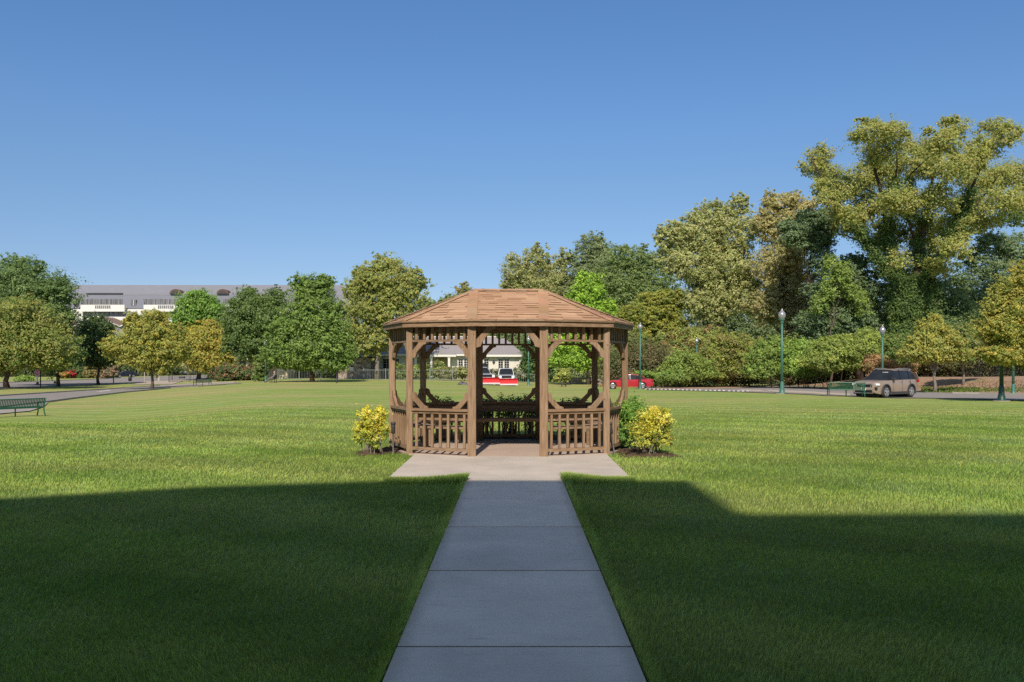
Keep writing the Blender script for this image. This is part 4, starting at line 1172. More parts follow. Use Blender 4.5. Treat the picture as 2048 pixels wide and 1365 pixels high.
# the far apartment block
AY = 245.0
base = foot(400, AY); apt = thing('apartment_building', 'long grey mansard roofed apartment block with white balconies far behind the trees', 'building', base)
Q = PB(base); gy_ = VY - (base.z - H) * F / AY
mb = MB(); Q.box(mb, 110, 617, 705, gy_, AY, 14); mb.build('wall', 'white', apt)
BAYS = [(162, 246), (288, 372), (447, 531), (573, 657)]
def slope(mb, x0, x1, y0, y1, d0=1.7, d1=-.25):
    """panel of the steep roof, y0 upper pixel row, y1 lower"""
    f0, f1 = (y0 - 588) / 29.0, (y1 - 588) / 29.0
    Ya, Yb = AY + d0 + (d1 - d0) * f0, AY + d0 + (d1 - d0) * f1
    a, b, c, d = Q.p(x0, y1, Yb), Q.p(x1, y1, Yb), Q.p(x1, y0, Ya), Q.p(x0, y0, Ya)
    off = Vector((0, 1.2, 0)); mb.add([a, b, c, d, a + off, b + off, c + off, d + off], [(0, 1, 2, 3), (7, 6, 5, 4), (0, 4, 5, 1), (1, 5, 6, 2), (2, 6, 7, 3), (3, 7, 4, 0)])
mb = MB(); xs = [110] + [v for b in BAYS for v in b] + [705]
for i in range(0, len(xs), 2): slope(mb, xs[i], xs[i + 1], 588, 617)
for a, b in BAYS: slope(mb, a, b, 588, 599.5)
mz = mb.build('mansard_roof', 'mansard', apt)
mb = MB(); a, b, c, d = Q.p(108, 588, AY + 1.5), Q.p(707, 588, AY + 1.5), Q.p(700, 570.5, AY + 13), Q.p(113, 570.5, AY + 13)
off = Vector((0, 0, -.35)); mb.add([a, b, c, d, a + off, b + off, c + off, d + off], [(0, 1, 2, 3), (7, 6, 5, 4), (0, 4, 5, 1), (1, 5, 6, 2), (2, 6, 7, 3), (3, 7, 4, 0)])
mb.build('upper_roof', 'roof_light', apt)
for a, b in BAYS:
    for k, (y0, y1, y2) in enumerate(((600, 610, 623.5), (624.5, 634, 646.5), (648, 657.5, 670), (671.5, 681, 693))):
        o = 0 if k == 0 else 6
        w = Q.box(MB(), a - 2 + o, y0 - 1.5, b + o, y1 + 2, AY - .02 if k else AY + .9, .12).build('window', 'glass_grey', apt)
        m2 = MB()
        for j in range(9):
            x = a + o + (b - a) * (j + .4) / 9; Q.box(m2, x, y0 - 1.5, x + .55, y1 + 2, AY - .10 if k else AY + .82, .08)
        m2.build('window_frame', 'dark_grey', w)
        m2 = MB(); Q.box(m2, a - 1 + o, y1, b + 3 + o, y2, AY - 1.6, .2); Q.box(m2, a - 1 + o, y2 - 1.2, b + 3 + o, y2, AY - 1.4, 2.2)
        bl = m2.build('balcony', 'white', apt)
        m2 = MB()
        for j in range(8): x = (a + b) / 2 - 14 + j * 4 + o; Q.box(m2, x, y1 + 1.2, x + 2.6, y2 - 6, AY - 1.68, .06)
        m2.build('railing_inset', 'glass_grey', bl)
for x0, x1 in ((262, 272), (400, 410), (545, 555)):
    w = Q.box(MB(), x0, 600, x1, 612, AY + .0, .9).build('window', 'glass_grey', apt); Q.box(MB(), x0 + 4.3, 600, x0 + 5.3, 612, AY - .1, .12).build('window_frame', 'white', w)
    Q.box(MB(), x0, 624, x1 + 3, 634, AY - .05, .1).build('window', 'glass_grey', apt)
Q.box(MB(), 148, 600, 157, 616, AY - .1, .9).build('louvre', 'dark_grey', apt)
for cx in (351, 445):
    c = Q.p(cx, 588, AY + 1.0); r = 12.0 * AY / F; mb = MB()
    poly = [(r * math.cos(t_), r * .80 * math.sin(t_)) for t_ in np.linspace(0, math.pi, 13)]
    mb.prism(poly, lambda a_, b_, cc: Vector((c.x + a_, c.y + 1.6 + cc, c.z + b_)), 3.4); dm = mb.build('dormer', 'dormer', apt)
    mb = MB(); poly = [(r * .7 * math.cos(t_), r * .55 * math.sin(t_)) for t_ in np.linspace(0, math.pi, 11)]
    mb.prism(poly, lambda a_, b_, cc: Vector((c.x + a_, c.y - .12 + cc, c.z + b_)), .1); mb.build('dormer_vent', 'dark_grey', dm)
Q.box(MB(), 172, 586.3, 245, 588.2, AY + 1.2, .4).build('roof_flashing', 'dark_grey', apt)

def hip(mb, P, x0, x1, ye, Y0, Y1, xr0, xr1, yr, Yr):
    a, b = P.p(x0, ye, Y0), P.p(x1, ye, Y0); dz = a.z
    c, d = Vector((b.x, b.y + (Y1 - Y0), dz)), Vector((a.x, a.y + (Y1 - Y0), dz))
    r0, r1 = P.p(xr0, yr, Yr), P.p(xr1, yr, Yr)
    mb.add([a, b, c, d, r0, r1], [(0, 1, 5, 4), (1, 2, 5), (2, 3, 4, 5), (3, 0, 4), (3, 2, 1, 0)])
def win(parent, P, x0, y0, x1, y1, Y, cols=2, rows=4, fr=.9):
    f = MB()
    for a, b, c, d in ((x0, y0, x1, y0 + fr), (x0, y1 - fr, x1, y1), (x0, y0, x0 + fr, y1), (x1 - fr, y0, x1, y1)): P.box(f, a, b, c, d, Y - .10, .14)
    w = P.box(MB(), x0 + .4, y0 + .4, x1 - .4, y1 - .4, Y - .02, .05).build('window', 'glass', parent)
    for j in range(1, cols): x = x0 + (x1 - x0) * j / cols; P.box(f, x - .25, y0, x + .25, y1, Y - .07, .07)
    for j in range(1, rows): y = y0 + (y1 - y0) * j / rows; P.box(f, x0, y - .22, x1, y + .22, Y - .065, .06)
    f.build('window_frame', 'white', w); return w
# the cream bungalow behind the gazebo
CY = 130.0
base = foot(890, CY); cot = thing('bungalow', 'low cream bungalow with grey hip roof and white porch columns seen through the gazebo', 'house', base)
Q = PB(base); g = 760
mb = MB(); Q.box(mb, 735, 711, 828, 739, CY, 8); Q.box(mb, 898, 711, 976, 739, CY, 8); Q.box(mb, 828, 711, 898, g, CY + 2.6, 5)
mb.build('wall', 'cream', cot)
mb = MB(); Q.box(mb, 734, 739, 828.5, g, CY - .06, 8.1); Q.box(mb, 897.5, 739, 977, g, CY - .06, 8.1); mb.build('stone_base', 'stone', cot)
mb = MB(); Q.box(mb, 975, 713, 1040, 738.5, CY - 2, 10.4); wg = mb.build('wing_wall', 'cream', cot)
Q.box(MB(), 974.4, 738.5, 1041, g, CY - 2.06, 10.5).build('stone_base', 'stone', cot)
mb = MB(); hip(mb, Q, 725, 1030, 708, CY - .8, CY + 10, 790, 990, 673.5, CY + 4.6); hip(mb, Q, 967, 1048, 709, CY - 2.8, CY + 9.5, 1003, 1010, 677, CY + 4); hip(mb, Q, 824, 912, 709, CY - 1.6, CY + 4, 860, 876, 690, CY + 1.6)
rf = mb.build('roof', 'grey_roof', cot)
mb = MB(); Q.box(mb, 725, 708, 1030, 712.2, CY - .75, .5); Q.box(mb, 967, 709, 1048, 714, CY - 2.75, .5); Q.box(mb, 824, 709, 912, 714, CY - 1.55, .5); Q.box(mb, 1046.4, 709, 1048, 714, CY - 2.7, 11)
mb.build('fascia', 'white', cot)
Q.box(MB(), 800, 672.8, 992, 675.0, CY + 4.5, .4).build('ridge_trim', 'cream', rf)
for x in (831, 862.3, 898):
    m2 = MB(); Q.box(m2, x - 2.2, 714, x + 2.2, g - 5, CY - 1.4, .35); Q.box(m2, x - 3, 713.5, x + 3, 716, CY - 1.45, .45); m2.build('column', 'white', cot)
Q.box(MB(), 842, 719, 852, g - 4, CY + 2.5, .12).build('door', 'tan', cot)
Q.box(MB(), 872, 718, 886, 735, CY + 2.5, .1).build('porch_panel', 'tan', cot)
for x0, x1, y0, y1, Y in ((765, 781, 717.5, 738, CY), (784, 799, 717.5, 738, CY), (916, 926.5, 718, 737.5, CY), (927.5, 938, 718, 737.5, CY), (957, 966.5, 718, 737.5, CY), (967.5, 978, 718, 737.5, CY - 2), (996, 1006.8, 718, 737.5, CY - 2), (1008, 1019, 718, 737.5, CY - 2)):
    win(cot, Q, x0, y0, x1, y1, Y)
c = Q.p(987.5, 725, CY - 2.05); MB().prism([(-.22, 0), (0, -.36), (.22, 0), (0, .36)], lambda a, b, cc: Vector((c.x + a, c.y + cc, c.z + b)), .08).build('gable_ornament', 'dark_grey', cot)
Q.box(MB(), 1039, 720, 1041, 756, CY - 2.2, .16).build('downspout', 'white', cot)
# stone end of the neighbouring wing
base = foot(716, 126); st = thing('stone_house', 'fieldstone house end with broad chimney beside the yellowish tall tree', 'house', base); Q = PB(base)
mb = MB(); Q.box(mb, 676, 716, 741, 762, 126, 7); mb.build('wall', 'stone', st)
mb = MB(); Q.box(mb, 697, 700, 733, 718, 126.4, 2.4); Q.box(mb, 695, 698, 735, 701, 126.2, 2.8); mb.build('chimney', 'stone', st)
mb = MB(); hip(mb, Q, 640, 760, 714, 125.4, 134, 665, 735, 692, 130); mb.build('roof', 'grey_roof', st)
Q.box(MB(), 699, 735, 707, 743, 125.9, .2).build('electric_box', 'plate', st)
# porch house between the golden and the dark trees
base = foot(500, 128); ph = thing('porch_house', 'shaded tan house with dark roof and white porch column behind the hedge', 'house', base); Q = PB(base)
mb = MB(); Q.box(mb, 474, 714, 575, 762, 130, 7); mb.build('wall', 'tan', ph)
mb = MB(); hip(mb, Q, 466, 585, 709, 127.5, 139, 492, 560, 688, 133); mb.build('roof', 'dark_grey', ph)
Q.box(MB(), 466, 709.5, 585, 713.5, 127.45, .5).build('fascia', 'kerb', ph)
for x in (494,): Q.box(MB(), x - 1.7, 714, x + 1.7, 758, 127.7, .3).build('column', 'white', ph)
win(ph, Q, 505, 720, 520, 740, 130); Q.box(MB(), 480, 720, 490, 757, 129.9, .12).build('door', 'glass', ph)
# townhouses far behind the street trees
base = foot(160, 215); th = thing('townhouse', 'pale grey townhouse with brown gabled roof and white rake boards behind the street trees', 'house', base); Q = PB(base)
mb = MB(); Q.box(mb, 20, 652, 330, 762, 215, 10); mb.build('wall', 'grey_roof', th)
mb = MB()
for x0, x1, xr in ((20, 147, 90), (147, 240, 190), (240, 330, 285)):
    a, b, c = Q.p(x0 - 1, 653, 214.6), Q.p(x1 + 1, 653, 214.6), Q.p(xr, 632, 214.6); off = Vector((0, 10.8, 0))
    mb.add([a, b, c, a + off, b + off, c + off], [(0, 2, 5, 3), (1, 4, 5, 2), (0, 1, 2), (3, 5, 4), (0, 3, 4, 1)])
mb.build('roof', 'brown_roof', th)
mb = MB()
for x0, x1, xr in ((20, 147, 90), (147, 240, 190), (240, 330, 285)):
    for xa in (x0, x1): mb.bar(Q.p(xa, 653.2, 214.4), Q.p(xr, 631.4, 214.4), .14, .22)
mb.build('rake_board', 'white', th)
for x in (60, 100, 170, 205, 262, 305):
    win(th, Q, x - 6, 712, x + 6, 730, 215, 2, 2); win(th, Q, x - 6, 672, x + 6, 690, 215, 2, 2)
Q.box(MB(), 128, 716, 150, 756, 214.8, .3).build('garage_door', 'glass_grey', th)

# ------------------------------------------------------------------ the building behind the viewer, whose shadow lies over the near lawn
BY = -14.0
base = Vector((0, BY, 0)); bb = thing('residence_hall', 'tall cream residence behind the viewpoint whose shadow covers the near lawn', 'building', base)
def caster(x, y):
    L = (y - BY) / math.cos(SUN_AZ); return (x - (y - BY) * math.tan(SUN_AZ), L * math.tan(SUN_EL))
pr = [caster(-40, 9.0 - .5), caster(-5.79, 9.77), caster(-3.9, 10.76), caster(-1.7, 11.30), caster(2.30, 11.30), caster(2.22, 8.80), caster(40, 8.72)]
prof = [(pr[0][0], -.2)] + pr + [(pr[-1][0], -.2)]
mb = MB(); mb.prism(prof, lambda a, b, c: Vector((a, c - 5.0, b)), 10.0); mb.build('wall', 'cream', bb)
for fz in (1.0, 4.4, 7.8, 11.2, 14.6):
    for x in (-22, -16, -10, -4, 4, 10, 16, 22):
        w = MB().box((x, .03, fz + .9), (1.5, .06, 1.7)).build('window', 'glass', bb)
        mb = MB()
        for a, b, c, d in ((0, .9, 1.66, .1), (0, -.9, 1.66, .1), (-.78, 0, .1, 1.7), (.78, 0, .1, 1.7), (0, 0, .06, 1.7), (0, 0, 1.5, .06)): mb.box((x + a, .075, fz + .9 + b), (c, .09, d))
        mb.build('window_frame', 'white', w)
dr = MB().box((0, .05, 1.1), (1.9, .10, 2.2)).build('door', 'glass', bb)
MB().box((0.02, .12, 1.1), (.06, .06, 2.2)).build('door_frame', 'white', dr)

# ------------------------------------------------------------------ fences, signs and small furniture
def fence(name, label, A, h, mat, step=.14, post=2.4, thick=.018, rails=(.12, .92)):
    o = A[0]; t = thing(name, label, 'fence', (o.x, o.y, float(gz(o.x, o.y))))
    b = Vector(t.location); S_ = [0]
    for i in range(len(A) - 1): S_.append(S_[-1] + (Vector((A[i + 1].x, A[i + 1].y)) - Vector((A[i].x, A[i].y))).length)
    def P(s):
        x = float(np.interp(s, S_, [p.x for p in A])); y = float(np.interp(s, S_, [p.y for p in A])); return Vector((x, y, float(gz(x, y)))) - b
    mb = MB(); s = 0
    while s < S_[-1]:
        p = P(s); mb.add([p + Vector((dx * thick, dy * thick, dz)) for dz in (.06, h) for dx, dy in ((-.5, -.5), (.5, -.5), (.5, .5), (-.5, .5))], [(0, 1, 5, 4), (1, 2, 6, 5), (2, 3, 7, 6), (3, 0, 4, 7), (4, 5, 6, 7)]); s += step
    mb.build('picket_panel', mat, t)
    for r in rails:
        mb = MB(); s = 0
        while s < S_[-1] - .1:
            e_ = min(s + 2.4, S_[-1]); mb.bar(P(s) + Vector((0, 0, h * r)), P(e_) + Vector((0, 0, h * r)), .03, .045); s = e_
        mb.build('rail', mat, t)
    s = 0
    while s < S_[-1]:
        p = P(s); MB().box((p.x, p.y, h / 2 + .03), (.07, .07, h + .14)).build('post', mat, t) if False else MB().box((p.x, p.y, p.z + h / 2 + .03), (.07, .07, h + .14)).build('post', mat, t); s += post
    return t
fl = [p + dirn * 11.0 for p in bf]
fl = [p for p in fl if (p.x / p.y * F + VX) > 1560]
fence('iron_fence', 'black iron picket fence on the leaf strewn bank under the brush', fl, 1.75, 'black', .16)
fence('wire_fence', 'thin grey metal fence along the lawn in front of the stone house', [foot(x, 116 - .012 * (x - 560)) for x in range(556, 935, 20)], 1.5, 'chain', .22, 3.0, .02)
fence('wire_fence', 'thin dark fence below the hedge by the golden maple', [foot(x, 124) for x in range(338, 560, 20)], 1.3, 'black', .25, 3.0, .02)
fence('wire_fence', 'low greenish chain fence between the snow plows and lime tree', [foot(x, 116) for x in range(1032, 1215, 16)], 1.3, 'chain', .25, 3.0, .02)

b = at(75, 770.5)
sg = thing('stop_sign', 'red octagonal stop sign with a white plate under it on a small stand', 'road sign', b)
s_ = b.y / F; zc = H - (746.0 - VY) / F * b.y - b.z; r = 6.0 * s_
mb = MB(); mb.prism([(r * 1.0 * math.cos(R(22.5 + 45 * k)), r * math.sin(R(22.5 + 45 * k))) for k in range(8)], lambda a, b_, c: Vector((a, c - .06, zc + b_)), .03); pnl = mb.build('sign_panel', 'sign_red', sg)
mb = MB(); ro = [(r * .99 * math.cos(R(22.5 + 45 * k)), r * .99 * math.sin(R(22.5 + 45 * k))) for k in range(8)]
for k in range(8):
    a, c = ro[k], ro[(k + 1) % 8]; mb.bar((a[0] * .95, -.08, zc + a[1] * .95), (c[0] * .95, -.08, zc + c[1] * .95), .012, r * .09, (0, 0, 1)) 
mb.build('sign_border', 'white', pnl)
cu = bpy.data.curves.new('sign_text', 'FONT'); cu.body = 'STOP'; cu.size = r * .82; cu.align_x = 'CENTER'; cu.align_y = 'CENTER'; cu.extrude = .006
tmp = bpy.data.objects.new('sign_text_tmp', cu); COL.objects.link(tmp); bpy.context.view_layer.update()
met = bpy.data.meshes.new_from_object(tmp.evaluated_get(bpy.context.evaluated_depsgraph_get())); bpy.data.objects.remove(tmp); met.materials.clear(); met.materials.append(M['white'])
tx = bpy.data.objects.new('sign_text', met); COL.objects.link(tx); tx.parent = pnl; tx.location = (0, -.085, zc); tx.rotation_euler = (R(90), 0, 0)
MB().box((0, -.06, zc - 10.5 * s_), (3.6 * s_, .03, 7.0 * s_)).build('plate', 'plate', sg)
MB().box((0, 0, zc / 2), (.07, .05, zc)).build('post', 'grey_metal', sg)
mb = MB(); mb.box((0, 0, .06), (9 * s_, .5, .14)); mb.box((0, 0, .25), (3.5 * s_, .3, .3)); mb.build('stand', 'dark_grey', sg)
def simple_post(name, label, px, py, ypx, wpx, mat, cat, cap=True, group=None):
    b = at(px, py); s = b.y / F; h = (py - ypx) * s; w = wpx * s
    t = thing(name, label, cat, b, 0, group)
    MB().lathe([(w * .62, 0), (w * .62, .1), (w * .5, .14), (w * .45, h)], n=10).build('shaft', mat, t, True)
    if cap: MB().lathe([(w * .45, h), (w * .7, h + .02), (w * .7, h + .09), (w * .2, h + .16)], n=10).build('cap', mat, t, True)
    return t
simple_post('sign_post', 'tall thin dark post right next to the stop sign', 81, 776, 737, 2.2, 'black', 'post')
simple_post('bollard', 'short dark bollard at the kerb in front of the navy sedan', 227, 768.5, 750, 2.0, 'lamp_dark', 'bollard')
simple_post('marker_post', 'thin black post standing in the lawn near the stone house', 673.5, 766.5, 746, 2.4, 'black', 'post')
simple_post('marker_post', 'pale thin post beside the driveway, closest to the slender yellow green maple', 289, 769, 744, 1.7, 'kerb', 'post', False)
simple_post('marker_post', 'thin pale post behind the slender yellow green maple trunk', 296, 765.5, 746, 1.0, 'kerb', 'post', False)
simple_post('stone_pier', 'short thick stone pier on the grass past the pale driveway', 318, 763, 750, 4.0, 'kerb', 'pier')
simple_post('fence_post', 'slim dark post standing on the verge near the grey sedan', 344, 760.5, 733, 1.3, 'black', 'post', False)
b = at(260, 763.2); s_ = b.y / F; tb = thing('litter_bin', 'squat brown litter bin in front of the navy sedan', 'bin', b); MB().lathe([(3.0 * s_, 0), (3.6 * s_, 7 * s_), (3.8 * s_, 7.4 * s_), (3.2 * s_, 7.8 * s_)], n=14).build('body', 'dark_grey', tb, True); MB().lathe([(.8 * s_, 7.5 * s_), (.9 * s_, 13 * s_), (.3 * s_, 14 * s_)], n=8).build('ashtray', 'kerb', tb, True)
b = at(364, 757.5); s_ = b.y / F; tb = thing('planter', 'low dark planter box on the verge below the grey sedan', 'planter', b); mb = MB(); mb.prism([(-5 * s_, 0), (5 * s_, 0), (5.6 * s_, 3.6 * s_), (-5.6 * s_, 3.6 * s_)], lambda a, b_, c: Vector((a, c, b_)), .7); mb.build('box', 'dark_grey', tb); MB().box((0, 0, 3.5 * s_), (10 * s_, .6, .08)).build('soil', 'soil', tb)
# teal umbrella behind the hedge
b = foot(455, 122); um = thing('garden_umbrella', 'pale teal garden umbrella poking above the hedge', 'umbrella', b); k = 122 / F
zt = H - (731 - VY) * k - b.z; MB().lathe([(9 * k, zt - 7 * k), (5 * k, zt - 3 * k), (.2 * k, zt)], n=8).build('canopy', 'teal', um); MB().lathe([(.03, 0), (.03, zt)], n=6).build('pole', 'grey_metal', um)
# dark wedge beside the trucks
b = at(926, 770); rk = thing('rock', 'small dark grey wedge shaped boulder lying near the gazebo post, left of the plow trucks', 'rock', b); k = b.y / F; rk['label'] = 'small dark grey wedge shaped boulder lying on the lawn edge by the plow trucks'
mb = MB(); rng = np.random.default_rng(4); vs = []
for (x, y, z) in ((-12, -4, 0), (9, -6, 0), (11, 4, 0), (-10, 5, 0), (-4, -2, 8.5), (5, -3, 4.5), (7, 2, 3.5), (-5, 3, 8), (-9, 0, 5), (2, 0, 6)): vs.append((x * k, y * k, z * k - .05))
import bmesh
bm = bmesh.new(); [bm.verts.new(v) for v in vs]; bmesh.ops.convex_hull(bm, input=bm.verts); bmesh.ops.subdivide_edges(bm, edges=bm.edges[:], cuts=2, use_grid_fill=True)
for v in bm.verts: v.co += Vector(rng.normal(size=3)) * .05
me = bpy.data.meshes.new('rock_body'); bm.to_mesh(me); bm.free(); me.materials.append(M['rock']); o = bpy.data.objects.new('rock_body', me); COL.objects.link(o); o.parent = rk
# metal seat by the lime tree
b = at(1127, 773.5); ms = thing('metal_chair', 'dark metal seat with sloping back standing by the lime tree', 'chair', b); k = b.y / F
mb = MB(); mb.bar((-3 * k, 0, 6 * k), (-9 * k, 0, 13.5 * k), 1.1, .09); mb.build('backrest', 'dark_grey', ms); mb = MB(); mb.bar((-3 * k, 0, 5.6 * k), (5 * k, 0, 6.4 * k), 1.1, .08); mb.build('seat', 'dark_grey', ms)
for x, y in ((-3, -.5), (-3, .5), (4.4, -.5), (4.4, .5)): MB().bar((x * k, y, 0), (x * k, y, 6 * k), .09, .09).build('leg', 'dark_grey', ms)
# low wall and boulders behind the lime tree
for x0, x1, y0, y1, Y, lab in ((1138, 1165, 757, 766, 112, 'low pale stone wall to one side of the lime tree trunk'), (1183, 1214, 757, 768, 110, 'low grey stone wall between the lime tree trunk and red car')):
    b = foot((x0 + x1) / 2, Y); Q = PB(b); w = thing('stone_wall', lab, 'wall', b); Q.box(MB(), x0, y0, x1, y1 + 3, Y, .6).build('wall_body', 'stone', w); Q.box(MB(), x0 - .6, y0 - 1, x1 + .6, y0, Y - .08, .76).build('coping', 'kerb', w)

# ------------------------------------------------------------------ trees on the left
TL = 'street trees on the grass strip'
tree('maple_tree', 'wide olive and yellow maple with a thick trunk at the frame edge', 'tree', at(14, 778.5),
     [(40, 672, 92, 58), (-10, 660, 80, 60), (95, 690, 62, 48), (20, 712, 80, 34), (60, 630, 50, 26), (112, 718, 34, 24), (-40, 690, 60, 50), (-5, 738, 30, 16, .6)], 12500, MAPLEG + OLIVE[:2] + GREEN[:1], trunk=.30, bark='bark_dark', seed=2, limbs=22, clump=.2, group=TL)
tree('oak_tree', 'tall dark green oak towering over the olive maple and the stop sign', 'tree', at(117, 773.5),
     [(60, 590, 84, 62), (30, 560, 58, 46), (100, 620, 50, 56), (70, 650, 84, 60), (118, 690, 50, 46), (20, 620, 70, 60), (52, 540, 34, 26), (112, 574, 28, 26), (132, 716, 28, 22)], 15000, [(.07, .112, .04), (.088, .135, .046), (.058, .094, .034), (.11, .155, .055)], trunk=.19, bark='bark_dark', seed=3, limbs=20, clump=.19, group=TL)
tree('oak_tree', 'small dark green tree between the tall oak and the slender yellow green maple', 'tree', at(197, 770),
     [(192, 678, 44, 42), (168, 706, 30, 22), (224, 704, 32, 24), (198, 650, 28, 22), (200, 714, 42, 18)], 5200, [(.055, .085, .034), (.07, .105, .038), (.045, .07, .028)], trunk=.18, bark='bark_dark', seed=4, limbs=14, clump=.24, group=TL)
tree('maple_tree', 'slender trunked yellow green maple with a spreading crown beyond the near road', 'tree', at(304.5, 778.5),
     [(300, 668, 50, 40), (262, 694, 50, 32), (340, 692, 44, 36), (300, 706, 62, 30), (310, 636, 26, 20), (232, 704, 26, 16), (272, 650, 26, 18), (312, 735, 34, 16, .5), (356, 668, 18, 20)], 9500, MAPLEG + MAPLE[:2], trunk=.15, seed=5, limbs=22, clump=.2, group=TL)
tree('broadleaf_tree', 'bright green round tree rising in front of the mansard roofed block', 'tree', foot(397, 140),
     [(398, 616, 46, 34), (372, 634, 30, 24), (428, 632, 32, 26), (400, 594, 26, 16), (395, 650, 48, 24)], 5200, [(.10, .175, .035), (.13, .205, .045), (.08, .14, .03)], trunk=.3, seed=6, clump=.24)
tree('maple_tree', 'golden yellow round maple leaning over the small far bench', 'tree', at(416, 759.5),
     [(420, 682, 56, 38), (385, 700, 36, 30), (458, 700, 34, 32), (424, 656, 34, 18), (418, 718, 56, 26), (368, 712, 20, 16), (480, 704, 14, 20)], 8500, MAPLE, trunk=.28, seed=8, limbs=16, clump=.22, group=TL)
tree('oak_tree', 'broad dark green tree between the golden maple and the big central oak', 'tree', foot(512, 128),
     [(512, 640, 56, 56), (478, 650, 40, 44), (548, 640, 46, 50), (500, 604, 36, 28), (546, 604, 32, 26), (515, 690, 50, 34), (468, 690, 26, 22), (540, 700, 32, 28)], 10500, [(.062, .10, .03), (.082, .125, .036), (.05, .08, .026), (.10, .14, .045)], trunk=.4, bark='bark_dark', seed=9, limbs=16, clump=.21)
tree('oak_tree', 'large mid green oak with low drooping skirts shading the black marker post', 'tree', at(625, 764.5),
     [(624, 576, 40, 30), (630, 610, 48, 40), (618, 650, 66, 44), (585, 680, 50, 40), (660, 680, 50, 46), (622, 700, 82, 34), (575, 712, 44, 26), (670, 718, 42, 24), (610, 728, 56, 14), (600, 565, 22, 16), (648, 565, 20, 18), (560, 690, 26, 28), (690, 700, 20, 24), (662, 632, 28, 26)], 15500, OAK, trunk=.24, bark='bark_dark', seed=10, limbs=26, clump=.19, leafpx=5.4, lean=.1)
tree('plane_tree', 'tall yellow green mottled tree with a pale trunk against the bungalow wall', 'tree', foot(755, 121),
     [(768, 560, 62, 40), (720, 570, 30, 34), (812, 582, 42, 40), (748, 604, 60, 44), (790, 628, 52, 44), (720, 640, 44, 48), (742, 680, 52, 34), (770, 536, 42, 18), (828, 566, 22, 26), (718, 546, 18, 14), (796, 664, 26, 26), (700, 672, 28, 26)], 12500, YGREEN + OLIVE[:2], trunk=.34, bark='bark_pale', seed=12, limbs=22, clump=.17, leafpx=5.0)
tree('background_tree', 'low olive green tree behind the gazebo eave and tall mottled tree', 'tree', foot(880, 165),
     [(870, 640, 46, 40), (910, 636, 40, 44), (945, 640, 40, 42), (850, 660, 40, 36), (898, 606, 26, 12)], 5200, OLIVE + GREEN[:2], trunk=.35, seed=13, clump=.25)
tree('background_tree', 'distant rusty topped tree peeking over the gazebo roof ridge', 'tree', foot(936, 190),
     [(930, 590, 17, 24), (938, 610, 30, 26), (972, 598, 14, 18), (955, 640, 46, 40)], 2600, OLIVE + [(.28, .19, .06)], trunk=.35, seed=14, clump=.28)
# ------------------------------------------------------------------ wood on the right
W_ = 'tall trees of the wood behind the parked cars'
tree('lime_tree', 'bright lime green tree rising behind the gazebo roof, its trunk left of the red car'.replace('left of', 'near'), 'tree', at(1177, 769.5),
     [(1178, 590, 36, 38), (1190, 625, 40, 34), (1165, 660, 52, 44), (1130, 690, 38, 36), (1205, 690, 42, 42), (1165, 712, 60, 28), (1225, 655, 20, 26), (1150, 610, 22, 26), (1176, 562, 20, 20), (1115, 712, 22, 22), (1215, 610, 18, 16)], 12500, LIME + [(.09, .15, .025)], trunk=.26, seed=15, limbs=20, clump=.2)
tree('poplar_tree', 'pale olive poplar group above the gazebo ridge, the first tall trees of the wood', 'tree', foot(1060, 150),
     [(1030, 545, 26, 40), (1068, 525, 24, 34), (1062, 570, 44, 44), (1110, 540, 26, 30), (1100, 580, 44, 40), (1130, 512, 14, 18), (1015, 570, 16, 18), (1085, 620, 66, 40)], 9000, POPLAR + OLIVE, trunk=.4, bark='bark_pale', seed=16, limbs=20, clump=.2, leafpx=4.6, group=W_)
tree('locust_tree', 'grey green feathery tree standing just behind the pale olive poplars', 'tree', foot(1190, 150),
     [(1188, 490, 34, 28), (1165, 520, 30, 34), (1205, 530, 42, 50), (1180, 570, 56, 50), (1150, 580, 34, 46), (1180, 630, 60, 46)], 9000, [(.12, .15, .075), (.14, .17, .082), (.10, .13, .062)], trunk=.4, seed=17, limbs=16, clump=.2, leafpx=4.4, flat=.5, group=W_)
tree('locust_tree', 'broad mid green tree with a flattened dome beside the grey green feathery one', 'tree', foot(1270, 135),
     [(1262, 520, 60, 30), (1240, 560, 56, 50), (1295, 560, 50, 50), (1262, 610, 72, 50), (1310, 525, 26, 20), (1240, 650, 56, 44), (1306, 640, 50, 40)], 14000, [(.105, .145, .052), (.125, .165, .058), (.085, .12, .044)], trunk=.45, seed=18, limbs=18, clump=.18, leafpx=4.4, flat=.45, group=W_)
tree('locust_tree', 'lower tree with yellow tinted layered sprays behind the red car', 'tree', foot(1300, 112),
     [(1318, 598, 50, 16), (1290, 628, 56, 22), (1330, 650, 44, 24), (1280, 665, 52, 28), (1345, 612, 22, 14)], 6800, [(.15, .165, .036), (.185, .18, .036), (.115, .145, .035)], trunk=.25, seed=19, limbs=18, clump=.2, leafpx=4.6, flat=.35, group=W_)
tree('poplar_tree', 'tall pale green poplar with several pointed tops near the middle of the wood', 'tree', foot(1440, 112),
     [(1360, 470, 34, 34), (1330, 480, 20, 30), (1425, 425, 38, 26), (1475, 412, 22, 24), (1400, 470, 50, 44), (1460, 470, 50, 50), (1390, 530, 56, 50), (1460, 540, 56, 52), (1350, 520, 34, 30), (1420, 600, 60, 44), (1490, 590, 40, 50), (1480, 395, 9, 12), (1318, 470, 10, 18)], 20000, POPLAR + [(.12, .135, .045)], trunk=.62, bark='bark', seed=21, limbs=34, clump=.155, leafpx=4.8, group=W_)
